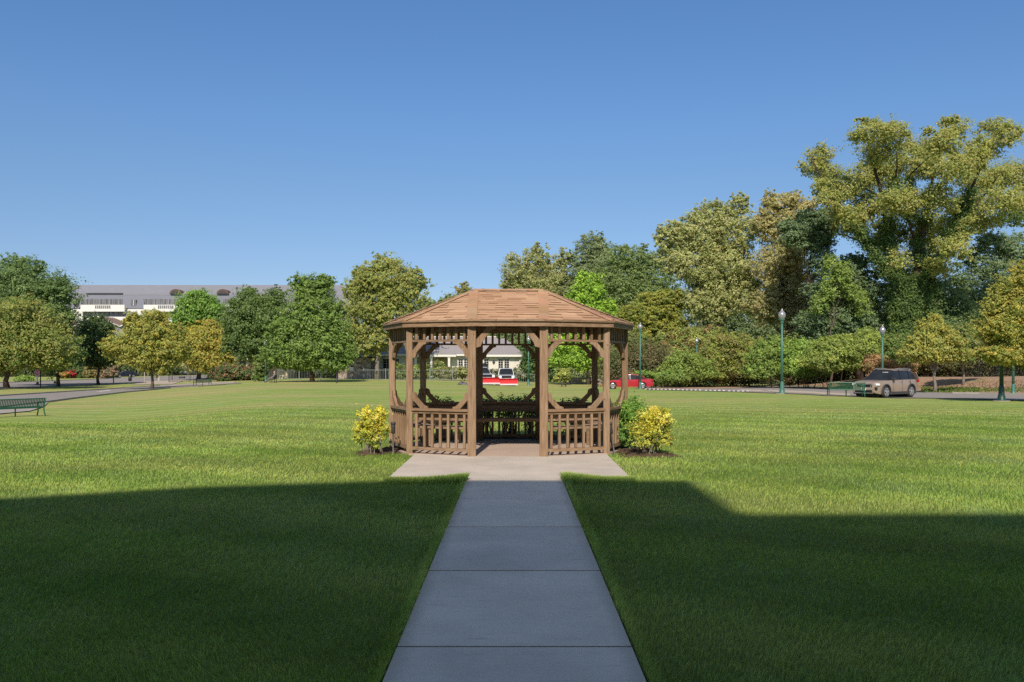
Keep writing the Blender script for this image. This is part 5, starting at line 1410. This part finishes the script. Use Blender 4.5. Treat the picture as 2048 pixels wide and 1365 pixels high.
tree('poplar_tree', 'dusty olive poplar crowded between the pointed poplar and the giant cottonwood', 'tree', foot(1585, 108),
     [(1560, 410, 36, 28), (1600, 420, 36, 30), (1570, 460, 50, 44), (1625, 470, 38, 40), (1560, 530, 60, 52), (1600, 590, 60, 50), (1540, 610, 44, 46), (1535, 400, 16, 18), (1520, 450, 18, 34), (1610, 640, 60, 40)], 17000, [(.20, .195, .085), (.225, .215, .10), (.165, .165, .068), (.24, .21, .12)], trunk=.6, seed=22, limbs=34, clump=.165, leafpx=4.8, group=W_)
tree('locust_tree', 'dark blue green sprays leaning out in front of the dusty olive poplar', 'tree', foot(1610, 98),
     [(1628, 440, 40, 24), (1600, 470, 40, 28), (1650, 455, 24, 22), (1640, 480, 30, 20), (1640, 520, 26, 40, .6)], 6000, LOCUST + BLUEGR, trunk=.3, bark='bark_dark', seed=23, limbs=14, clump=.25, leafpx=4.6, flat=.5, group=W_)
tree('locust_tree', 'dark green layered locust below the giant cottonwood, nearest its trunk', 'tree', foot(1720, 95),
     [(1700, 545, 42, 30), (1660, 590, 50, 36), (1730, 590, 46, 40), (1690, 630, 62, 40), (1640, 650, 50, 40), (1740, 650, 50, 40), (1700, 525, 26, 18), (1680, 690, 70, 34)], 15500, BLUEGR + LOCUST + [(.10, .14, .05)], trunk=.35, bark='bark_dark', seed=24, limbs=20, clump=.2, leafpx=4.8, flat=.5, group=W_)
tree('vine_draped_tree', 'lime tinted vine draped snag beside the dark layered locust', 'tree', foot(1660, 92),
     [(1660, 530, 18, 22), (1684, 556, 20, 30), (1722, 604, 18, 30, .6), (1655, 575, 14, 30), (1700, 580, 14, 18), (1640, 610, 18, 24, .5)], 1300, [(.13, .18, .045), (.155, .20, .05), (.09, .135, .035)], trunk=.12, limbs=4, seed=25, clump=.4, group=W_)
tree('locust_tree', 'blue green locust with open sprays beyond the cottonwood, behind the near yellow maple', 'tree', foot(1985, 105),
     [(1990, 490, 40, 26), (2030, 500, 36, 34), (1960, 530, 36, 28), (2010, 550, 50, 44), (1955, 580, 36, 40), (2040, 580, 40, 50), (1970, 640, 60, 50), (2060, 640, 50, 60), (1968, 480, 24, 10)], 13000, BLUEGR + [(.115, .15, .075)], trunk=.4, seed=26, limbs=22, clump=.2, leafpx=4.6, flat=.45, group=W_)
tree('locust_tree', 'dark understory tree wedged under the cottonwood fork', 'tree', foot(1850, 98),
     [(1840, 600, 60, 40), (1890, 590, 44, 44), (1800, 640, 56, 44), (1870, 650, 66, 46), (1930, 650, 46, 50), (1790, 690, 70, 36), (1890, 690, 66, 40)], 13500, LOCUST + [(.11, .145, .05), (.08, .115, .04)], trunk=.35, bark='bark_dark', seed=27, limbs=18, clump=.2, leafpx=4.8, flat=.55, group=W_)

# the giant cottonwood
cwY = 92.0; cwb = foot(1808, cwY)
cw = thing('cottonwood_tree', 'giant yellow leaved cottonwood with ivy clad forked limbs towering over the taupe car', 'tree', cwb, 0, None)
rng = np.random.default_rng(44)
spec = [(1740, 268, 48, 26), (1785, 262, 40, 24), (1760, 300, 52, 32), (1910, 258, 34, 24), (1880, 285, 44, 34), (1985, 255, 40, 20), (2020, 270, 28, 28), (1960, 300, 44, 34), (1640, 310, 34, 24), (1625, 335, 28, 22), (1660, 350, 36, 24), (1690, 375, 34, 28),
        (1720, 360, 44, 36), (1780, 345, 48, 38), (1840, 330, 46, 36), (1900, 340, 46, 36), (1960, 360, 52, 34), (2020, 350, 46, 34), (1745, 410, 44, 34), (1800, 400, 44, 34), (1870, 400, 48, 34), (1940, 410, 52, 34), (2010, 405, 54, 30), (2060, 400, 40, 40), (1660, 400, 26, 22), (1690, 430, 30, 24), (1890, 450, 46, 26), (1960, 445, 44, 22), (1840, 460, 44, 34), (1780, 470, 36, 30), (1640, 375, 22, 20), (1735, 245, 24, 10), (2040, 440, 30, 20, .5), (1685, 460, 22, 18, .5), (1905, 240, 22, 10), (1800, 520, 30, 24, .5), (1760, 490, 44, 36, .8), (1852, 500, 54, 36, .8), (1722, 440, 36, 30, .8), (1905, 495, 46, 30, .8), (1820, 540, 40, 30, .7), (1880, 540, 34, 26, .6), (1755, 540, 26, 26, .6), (1665, 430, 26, 26, .8), (1930, 330, 44, 36), (1865, 300, 30, 30), (1812, 295, 26, 26)]
spec = [(a, b, c * .94, d * .94, *(e if e else (1,)), ) if False else (a, b, c * .92, d * .92, e[0] if e else 1.0, rng.uniform(-7, 7)) for a, b, c, d, *e in spec]
bl = px_blobs(spec, cwY, cwb)
P, Nn, L, W, C, cc = foliage(ragged(bl, rng), 27000, 5.0 * cwY / F, COTTON + [(.15, .165, .05)], .30, 18, rng, .75, .2)
leaf_cards('crown', P, Nn, L, W, C, cw)
mb = MB(); bases = Vector((0, 0, -.2))
def Lm(pts, r0, r1, mbx):
    p = [pt(a, b, cwY + (c if len(z) else 0)) - cwb for a, b, c, *z in [(*q, 0) if len(q) == 2 else q for q in pts]]
    out = []
    for i in range(len(p) - 1):
        for k in range(3): out.append(p[i].lerp(p[i + 1], k / 3) + Vector(rng.normal(size=3)) * .06)
    out.append(p[-1]); mbx.tube(out, list(np.linspace(r0, r1, len(out))), 8); return out
limbs = []
for pts, r0, r1 in (([(1812, 745), (1815, 690), (1818, 640), (1820, 590)], 1.0, .72), ([(1818, 615), (1790, 545), (1772, 480), (1765, 400), (1745, 320), (1735, 262)], .55, .10), ([(1812, 600), (1775, 545), (1735, 490), (1690, 440), (1640, 350), (1622, 320)], .46, .07),
                    ([(1822, 600), (1840, 520), (1850, 440), (1865, 360), (1895, 270)], .52, .09), ([(1826, 600), (1870, 530), (1910, 450), (1950, 360), (1990, 265)], .50, .08), ([(1850, 560), (1900, 480), (1975, 440), (2050, 425)], .30, .07),
                    ([(1772, 480), (1790, 400), (1795, 330), (1790, 265)], .26, .06), ([(1840, 520), (1815, 430), (1820, 350)], .22, .05), ([(1735, 490), (1690, 470), (1650, 468)], .15, .04), ([(1765, 400), (1715, 365), (1680, 360)], .16, .04), ([(1910, 450), (1960, 400), (2010, 340)], .2, .05)):
    limbs.append(Lm(pts, r0 * .72, r1 * .7, mb))
for i in rng.permutation(len(cc))[:46]:
    q = Vector(cc[i]); best = min((p for l in limbs[1:] for p in l), key=lambda p: (p - q).length + (3 if p.z > q.z else 0)); limb(mb, best, q, .065, .015, rng, 0, 5, 4) if (best - q).length < 4.5 else None
mb.build('trunk', 'bark_dark', cw, True)
iv = []
for l in limbs[:8]:
    for k, p in enumerate(l):
        if p.z < (H - (380 - VY) / F * cwY) and rng.uniform() < .85: iv.append(((p.x, p.y - .25, p.z), (.75 * rng.uniform(.6, 1.3), .8, .95), 1))
for k in range(30):
    px_, py_ = rng.uniform(1778, 1868), rng.uniform(560, 720); q = pt(px_, py_, cwY - .8) - cwb; iv.append((tuple(q), (.9, .7, 1.0), .8))
P, Nn, L, W, C, _c = foliage(iv, 15000, 4.6 * cwY / F, [(.045, .08, .022), (.06, .10, .026), (.035, .062, .02), (.085, .12, .03)], .45, 26, rng, 1.0, .3)
leaf_cards('ivy', P, Nn, L, W, C, cw)

CWY = at(2003, 803).y - .9
tree('maple_tree', 'near yellow maple with dense low crown hiding a lamp head', 'tree', foot(2070, CWY),
     [(2040, 600, 58, 52), (2010, 650, 60, 46), (2060, 560, 44, 36), (2070, 650, 60, 60), (1985, 665, 36, 30), (2030, 700, 66, 32), (1990, 706, 42, 18), (2080, 700, 50, 40), (2046, 535, 16, 16), (2000, 590, 24, 24), (1990, 640, 26, 30), (2003, 700, 30, 34)], 14500, MAPLE + MAPLEG, trunk=.26, bark='bark_dark', seed=30, limbs=26, clump=.18, leafpx=5.2)
tree('maple_tree', 'small yellow tinged tree with a slim pale trunk on the leaf strewn bank', 'tree', foot(1870, 71),
     [(1866, 688, 46, 32), (1832, 704, 32, 18), (1902, 702, 36, 20), (1868, 660, 34, 22), (1866, 714, 50, 12), (1868, 638, 14, 12), (1840, 680, 24, 16), (1896, 678, 26, 16)], 6500, YGREEN + MAPLE[:2], trunk=.13, bark='bark_pale', seed=33, limbs=20, clump=.24, leafpx=5)
tree('young_tree', 'young olive tree with crooked pale stem against the iron fence', 'tree', foot(1926, 76),
     [(1926, 690, 36, 30), (1908, 702, 26, 18), (1950, 704, 28, 18), (1930, 664, 24, 20)], 4000, OLIVE + GREEN[:2], trunk=.11, bark='bark_pale', seed=34, limbs=14, clump=.26, leafpx=4.8)
tree('young_tree', 'thin young tree behind the roof of the taupe car, its leaves merging with the brush', 'tree', foot(1821, 78),
     [(1806, 706, 34, 20), (1830, 690, 26, 20), (1790, 690, 24, 18)], 3000, OLIVE[:2] + GREEN, trunk=.10, bark='bark_pale', seed=35, limbs=12, clump=.28, leafpx=4.8)

# ------------------------------------------------------------------ shrubs, hedges, flowers
def bush(name, label, base, spec, nl, pal, leafpx=4.8, seed=1, group=None, cat='shrub', clump=.20, flat=.8, per=30, stems=6, inner=.5, w_=None):
    rng = np.random.default_rng(seed); base = Vector(base); t = thing(name, label, cat, base, 0, group)
    bl = px_blobs(spec, base.y, base); P, Nn, L, W, C, cc = foliage(bl, nl, leafpx * base.y / F, pal, clump, per, rng, flat, inner, 0, .20)
    P[:, 2] = np.maximum(P[:, 2], .02 * RNG.uniform(size=len(P)))
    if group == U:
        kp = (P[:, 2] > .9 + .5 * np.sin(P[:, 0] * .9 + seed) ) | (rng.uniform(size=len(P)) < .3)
        P, Nn, L, W, C = P[kp], Nn[kp], L[kp], W[kp], C[kp]; C = C * np.clip(.45 + P[:, 2:3] * .32, .4, 1.0) * (1 + .07 * rng.normal()) * (1 + .04 * rng.normal(size=(1, 3)))  # lower leaves darkened in colour to paint the shade of the hollows
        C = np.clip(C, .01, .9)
    leaf_cards('foliage', P, Nn, L, W, C, t)
    mb = MB()
    for i in rng.permutation(len(cc))[:stems]:
        q = Vector(cc[i]); limb(mb, Vector((q.x * .5, q.y * .5, -.05)), q, .05, .015, rng, 0, 5, 4, .1)
    mb.build('stems', 'bark_dark', t, True)
    return t
U = 'shrubs and brush along the edge of the wood'
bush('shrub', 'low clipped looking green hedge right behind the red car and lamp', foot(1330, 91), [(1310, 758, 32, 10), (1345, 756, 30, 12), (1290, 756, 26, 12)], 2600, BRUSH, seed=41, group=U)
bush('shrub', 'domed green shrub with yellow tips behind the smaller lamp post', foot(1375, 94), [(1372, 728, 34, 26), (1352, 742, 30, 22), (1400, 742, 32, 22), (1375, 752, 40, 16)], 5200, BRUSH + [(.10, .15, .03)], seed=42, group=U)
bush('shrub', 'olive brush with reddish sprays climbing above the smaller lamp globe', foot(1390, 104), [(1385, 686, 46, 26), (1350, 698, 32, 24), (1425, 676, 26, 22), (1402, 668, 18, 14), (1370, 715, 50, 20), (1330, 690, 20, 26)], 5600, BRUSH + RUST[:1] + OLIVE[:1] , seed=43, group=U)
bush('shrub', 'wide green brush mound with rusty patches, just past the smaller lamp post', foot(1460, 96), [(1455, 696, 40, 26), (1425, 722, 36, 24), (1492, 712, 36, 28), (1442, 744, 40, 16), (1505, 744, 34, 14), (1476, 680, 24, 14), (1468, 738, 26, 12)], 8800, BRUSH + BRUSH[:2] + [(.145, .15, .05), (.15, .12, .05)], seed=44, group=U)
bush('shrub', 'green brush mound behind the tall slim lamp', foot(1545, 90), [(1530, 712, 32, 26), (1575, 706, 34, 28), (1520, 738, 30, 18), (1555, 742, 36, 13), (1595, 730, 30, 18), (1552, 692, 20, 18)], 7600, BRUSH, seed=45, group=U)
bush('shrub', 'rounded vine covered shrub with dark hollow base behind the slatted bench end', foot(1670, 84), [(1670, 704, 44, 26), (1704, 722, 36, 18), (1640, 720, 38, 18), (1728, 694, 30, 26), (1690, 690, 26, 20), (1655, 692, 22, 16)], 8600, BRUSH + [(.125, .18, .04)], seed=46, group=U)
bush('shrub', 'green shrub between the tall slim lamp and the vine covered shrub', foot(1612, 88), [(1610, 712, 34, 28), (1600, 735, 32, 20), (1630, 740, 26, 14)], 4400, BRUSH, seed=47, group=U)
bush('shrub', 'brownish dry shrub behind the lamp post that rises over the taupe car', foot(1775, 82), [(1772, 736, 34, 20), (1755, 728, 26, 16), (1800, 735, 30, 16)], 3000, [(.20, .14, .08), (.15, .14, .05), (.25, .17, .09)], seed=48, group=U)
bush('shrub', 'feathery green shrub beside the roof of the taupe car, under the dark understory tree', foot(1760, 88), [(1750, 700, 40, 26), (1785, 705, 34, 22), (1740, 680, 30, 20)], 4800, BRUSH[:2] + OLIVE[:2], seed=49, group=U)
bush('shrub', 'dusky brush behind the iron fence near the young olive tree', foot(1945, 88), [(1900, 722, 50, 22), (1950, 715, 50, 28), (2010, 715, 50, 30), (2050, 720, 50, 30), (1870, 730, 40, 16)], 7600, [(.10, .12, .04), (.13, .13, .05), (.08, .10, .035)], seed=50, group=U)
bush('shrub', 'dark green understory brush behind the red car roof', foot(1270, 104), [(1262, 700, 30, 36), (1300, 712, 34, 30), (1262, 735, 34, 22), (1320, 735, 34, 22), (1240, 720, 20, 30)], 6800, OLIVE[2:3] + BRUSH[2:3] + [(.115, .14, .045)], seed=51, group=U)
# shadowy brush mass filling the wood behind the shrubs
def mass(name, label, spec, nl, pal, Y, seed, leafpx=5.0, clump=.3):
    rng = np.random.default_rng(seed); o = Vector((0, 0, 0)); bl = px_blobs(spec, Y, o); P, Nn, L, W, C, _ = foliage(bl, nl, leafpx * Y / F, pal, clump, 34, rng, .8, .3, 0, .12)
    return tag(leaf_cards(name, P, Nn, L, W, C), label, 'undergrowth', None, 'stuff')
mass('undergrowth', 'dark tangled undergrowth between the trunks of the wood', [(x, 735 - 8 * math.sin(x), 44, 36) for x in range(1230, 2080, 42)], 15000, [(.05, .065, .025), (.08, .085, .03), (.10, .07, .045)], 100, 60)
mass('woods', 'distant mixed woods closing the gaps behind the tall trees', [(x, 690 + 16 * math.sin(x * .05), 60, 60) for x in range(1000, 3000, 52)] + [(x, 640 + 22 * math.sin(x * .03), 60, 50) for x in range(1160, 3000, 56)], 46000, [(.075, .105, .042), (.10, .13, .05), (.06, .088, .036)], 150, 61, 5.5)
mass('undergrowth', 'dark garden shrubbery in front of the townhouse, behind the street trees', [(x, 741 + 7 * math.sin(x * .11), 30, 20) for x in range(-50, 345, 24)], 8500, [(.04, .06, .022), (.055, .08, .028), (.075, .085, .035)], 206, 63)
mass('undergrowth', 'shaded shrubs behind the metal fence under the large oak', [(x, 744 + 4 * math.sin(x * .2), 22, 14) for x in range(556, 690, 18)], 3000, [(.035, .05, .022), (.05, .07, .028), (.06, .055, .04)], 136, 64)
mass('woods', 'distant green woods behind the far bungalow and the street trees', [(x, 715 + 8 * math.sin(x * .05), 60, 40) for x in range(-1500, 1010, 56)] + [(x, 650, 46, 44) for x in range(830, 1010, 44)], 20000, [(.05, .08, .03), (.075, .10, .035)], 270, 62, 6.0)
bush('hedge', 'dark green hedge with reddish patches below the teal umbrella', foot(470, 121), [(470, 745, 34, 14), (445, 747, 22, 12), (505, 746, 24, 14), (520, 740, 14, 18), (458, 752, 36, 8)], 3600, [(.045, .075, .024), (.06, .09, .03), (.14, .075, .05)], seed=70, cat='hedge')
bush('shrub', 'climbing green shrub beside the lamp with the seated person', foot(519, 112), [(519, 742, 9, 22), (516, 722, 8, 14), (522, 756, 12, 8)], 1500, OLIVE[:2] + GREEN, seed=71)
bush('shrub', 'thin green shrub before the bungalow porch, next to the slim white column', foot(878, 118), [(877, 737, 11, 14), (876, 748, 12, 8)], 1100, OLIVE + GREEN[:1], seed=72, group='shrubs before the bungalow')
bush('shrub', 'wide grey green shrub under the bungalow double window', foot(915, 117), [(905, 746, 20, 10), (925, 745, 18, 10), (893, 745, 14, 10)], 1700, OLIVE[:2] + [(.14, .14, .08)], seed=73, group='shrubs before the bungalow')
bush('shrub', 'loose green shrubs at the bungalow wall seen beside the slender front post', foot(815, 119), [(800, 744, 18, 14), (830, 745, 18, 14), (848, 742, 12, 14)], 2200, OLIVE[:2] + GREEN[:2], seed=74, group='shrubs before the bungalow')
bush('shrub', 'round yellowish green bush by the dark metal seat', foot(1126, at(1177, 769.5).y - 2.5), [(1127, 750, 13, 12), (1117, 755, 8, 8)], 1100, YGREEN, seed=75)
bush('shrub', 'dark green shrub mass beside the bungalow wing and slim lamp', foot(1070, 124), [(1070, 725, 26, 34), (1058, 745, 22, 18), (1090, 742, 28, 22), (1066, 692, 20, 22)], 4600, [(.055, .095, .03), (.075, .12, .035), (.04, .07, .024)], seed=76)
bush('shrub', 'grey stone grey leaved shrub at the end of the bungalow wing, behind the plow trucks', foot(1030, 121), [(1035, 748, 10, 10), (990, 748, 9, 9)], 900, [(.16, .16, .12), (.10, .12, .07)], seed=77)
bush('flower_bed', 'bed of bright red and orange flowers behind the tall oak trunk', at(142, 757), [(150, 748, 13, 7), (142, 750, 18, 6), (156, 743, 4, 5, .6)], 1300, [(.25, .016, .03), (.20, .015, .022), (.05, .075, .02), (.06, .08, .025)], seed=80, cat='flower bed', stems=3)
bush('flower_bed', 'bed of orange and yellow flowers next to the red ones', at(128, 757.5), [(128, 751, 10, 5), (122, 752, 6, 4)], 700, [(.26, .11, .025), (.21, .14, .03), (.055, .08, .02), (.07, .09, .03)], seed=81, cat='flower bed', stems=3)
bush('shrub', 'yellowish flowering shrub just to the side of the small dark tree trunk', at(186, 757), [(184, 745, 13, 11), (192, 738, 8, 7), (178, 750, 10, 7)], 1300, [(.13, .12, .04), (.10, .11, .035), (.16, .11, .06)], seed=82, stems=4)
bush('shrub', 'pink tinged flowering shrub behind the navy sedan hood', at(217, 757), [(218, 746, 15, 10), (226, 741, 9, 8), (206, 750, 10, 7)], 1400, [(.19, .125, .10), (.15, .115, .075), (.09, .10, .045)], seed=83, stems=4)
bush('shrub', 'dark low shrubs beside the pink tinged shrub'.replace('shrubs', 'shrub', 1), at(170, 757), [(168, 748, 12, 9), (198, 750, 10, 8)], 900, DARK, seed=84, stems=3)
bush('shrub', 'bright green low shrub on the far verge behind the stop sign', at(50, 764), [(48, 758, 14, 6), (40, 760, 9, 4)], 700, [(.13, .19, .04), (.10, .15, .035)], seed=85, stems=3)
bush('shrub', 'dark green shrub behind the grey sedan under the golden maple', foot(395, 211), [(400, 742, 26, 12), (430, 744, 26, 12), (345, 742, 24, 12)], 1800, GREEN + OLIVE[:1], seed=86, stems=4)

# ------------------------------------------------------------------ the person on the bench
pb = at(546, 766.3)
bn = thing('park_bench', 'dark bench by the pale lamp on which a person sits', 'bench', pb, R(97))
for nm, z, y0, y1, h0 in (('seat', .46, -.25, .25, .46), ):
    mb = MB()
    for k in range(5): mb.box((0, -.22 + .11 * k, .44), (1.5, .09, .03))
    mb.build('seat', 'black', bn)
mb = MB()
for k in range(4): mb.bar((-.75, -.26 - .03 * k, .54 + .1 * k), (.75, -.26 - .03 * k, .54 + .1 * k), .02, .08)
mb.build('backrest', 'black', bn)
for s in (-.68, .68): MB().tube([(s, .24, 0), (s, .22, .44), (s, -.24, .44), (s, -.36, .9)], .03, 6).build('leg', 'black', bn); MB().tube([(s, -.3, 0), (s, -.24, .44)], .03, 6).build('leg', 'black', bn)
pe = thing('person', 'person in grey clothes sitting back on a bench with legs stretched out', 'person', pb, R(97))    # faces local +y
def skin(name, verts, edges, rad, mat, parent, sub=1):
    me = bpy.data.meshes.new(name); me.from_pydata([Vector(v) for v in verts], edges, []); o = bpy.data.objects.new(name, me); COL.objects.link(o); o.parent = parent
    m = o.modifiers.new('Skin', 'SKIN'); me.skin_vertices.new() if not me.skin_vertices else None
    for sv, r in zip(me.skin_vertices[0].data, rad): sv.radius = (r, r) if not isinstance(r, tuple) else r
    me.skin_vertices[0].data[0].use_root = True
    s = o.modifiers.new('Sub', 'SUBSURF'); s.levels = sub; s.render_levels = sub; m.use_smooth_shade = True
    me.materials.append(M[mat]); return o
def figure(extra, sel):
    Vb = {'pel': (0, -.06, .55), 'sp': (0, -.13, .74), 'ch': (0, -.19, .93), 'nk': (0, -.19, 1.07), 'hd': (0, -.16, 1.15), 'ht': (0, -.15, 1.27)}
    Rb = {'pel': .15, 'sp': .135, 'ch': .15, 'nk': .058, 'hd': .085, 'ht': .075}
    Eb = [('pel', 'sp'), ('sp', 'ch'), ('ch', 'nk'), ('nk', 'hd'), ('hd', 'ht')]
    for s, n in ((-1, 'l'), (1, 'r')):
        for k, p, r in (('sh', (.17 * s, -.18, 1.0), .065), ('el', (.25 * s, -.10, .74), .05), ('wr', (.17 * s, .12, .66), .034), ('pa', (.15 * s, .20, .64), .038), ('hp', (.09 * s, .02, .54), .10), ('kn', (.12 * s, .42, .54), .068), ('an', (.14 * s, .78, .14), .045), ('to', (.15 * s, .92, .16), .04)):
            Vb[k + n] = p; Rb[k + n] = r
        Eb += [('ch', 'sh' + n), ('sh' + n, 'el' + n), ('el' + n, 'wr' + n), ('wr' + n, 'pa' + n), ('pel', 'hp' + n), ('hp' + n, 'kn' + n), ('kn' + n, 'an' + n), ('an' + n, 'to' + n)]
        for f, (dx, dy) in enumerate(((-.030, .085), (-.010, .10), (.010, .095), (.028, .08))):
            a, b_ = 'f%d%s' % (f, n), 'g%d%s' % (f, n); p = Vb['pa' + n]; Vb[a] = (p[0] + dx, p[1] + dy * .6, p[2] - .005); Vb[b_] = (p[0] + dx * 1.1, p[1] + dy, p[2] - .035); Rb[a] = .009; Rb[b_] = .008
            Eb += [('pa' + n, a), (a, b_)]
        p = Vb['pa' + n]; Vb['t' + n] = (p[0] - .05 * s, p[1] + .03, p[2] + .01); Rb['t' + n] = .010; Eb.append(('pa' + n, 't' + n))
    ks = [k for k in Vb if sel(k)]; ix = {k: i for i, k in enumerate(ks)}
    return [Vb[k] for k in ks], [(ix[a], ix[b_]) for a, b_ in Eb if a in ix and b_ in ix], [Rb[k] + extra for k in ks]
v, e_, r_ = figure(0, lambda k: True); body = skin('body', v, e_, r_, 'skin', pe)
v, e_, r_ = figure(.018, lambda k: k in ('pel', 'sp', 'ch') or k[:2] in ('sh', 'el', 'wr')); skin('jacket', v, e_, r_, 'cloth_grey', pe)
v, e_, r_ = figure(.016, lambda k: k == 'pel' or k[:2] in ('hp', 'kn', 'an')); skin('trousers', v, e_, r_, 'cloth_dark', pe)
for s in (-1, 1): MB().box((.145 * s, .86, .13), (.10, .27, .10), 0, .04).build('shoe', 'black', pe)
mb = MB(); mb.lathe([(.03, 1.345), (.075, 1.33), (.10, 1.28), (.103, 1.22), (.09, 1.16)], c=(0, -.175, 0), n=12); mb.build('hair', 'hair', pe, True)
mb = MB(); mb.box((0, -.045, 1.19), (.03, .05, .05), 0, .01)
for s in (-1, 1): mb.box((.045 * s, -.065, 1.225), (.022, .012, .012)); mb.box((.10 * s, -.15, 1.20), (.02, .05, .06), 0, .008)
mb.box((0, -.058, 1.145), (.05, .012, .010)); mb.build('face', 'skin', pe)

# ------------------------------------------------------------------ sky, sun, camera
w = bpy.data.worlds.new('World'); SC.world = w; w.use_nodes = True; nt = w.node_tree
bg = nt.nodes['Background']
sky = nt.nodes.new('ShaderNodeTexSky'); sky.sky_type = 'NISHITA'; sky.sun_disc = False
sky.sun_elevation = SUN_EL; sky.sun_rotation = math.pi + SUN_AZ
sky.altitude = 50; sky.air_density = 0.7; sky.dust_density = 0.6; sky.ozone_density = 8.0
tcw = N(nt, 'ShaderNodeTexCoord'); sw = N(nt, 'ShaderNodeSeparateXYZ'); nt.links.new(tcw.outputs['Generated'], sw.inputs[0])
sky_tint = ramp(nt, sw.outputs['Z'], [(0.0, (1.02, .81, .66)), (0.097, (1.02, .85, .72)), (0.198, (1.07, .99, .83)), (0.267, (1.07, 1.08, .97)), (0.387, (1.02, 1.14, 1.08)), (0.62, (1.52, 1.24, 0.93))])  # warm tint at the horizon; upper sky brightened out of view as added shade fill
tint = mix(nt, 1.0, sky.outputs[0], sky_tint, 'MULTIPLY')
nt.links.new(tint, bg.inputs['Color']); bg.inputs['Strength'].default_value = 0.15
sl = bpy.data.lights.new('sun', 'SUN'); sl.energy = 4.9; sl.angle = R(0.5); sl.color = (1.0, .88, .74)
so = bpy.data.objects.new('sun', sl); COL.objects.link(so)
d = Vector((math.sin(SUN_AZ) * math.cos(SUN_EL), math.cos(SUN_AZ) * math.cos(SUN_EL), -math.sin(SUN_EL)))
so.rotation_euler = d.to_track_quat('-Z', 'Y').to_euler(); so.location = (0, -20, 40)
cam = bpy.data.cameras.new('camera'); co = bpy.data.objects.new('camera', cam); COL.objects.link(co); SC.camera = co
co.location = (0, 0, H); co.rotation_euler = (R(90), 0, 0)
cam.sensor_width = 36; cam.lens = 36 * F / 2048; cam.shift_x = -(VX - 1024) / 2048; cam.shift_y = (VY - 682.5) / 2048
cam.clip_start = .05; cam.clip_end = 5000
SC.view_settings.view_transform = 'Standard'; SC.view_settings.look = 'None'; SC.view_settings.exposure = 0
SC.cycles.max_bounces = 6; SC.cycles.diffuse_bounces = 3; SC.cycles.transparent_max_bounces = 4
SC.cycles.use_denoising = False
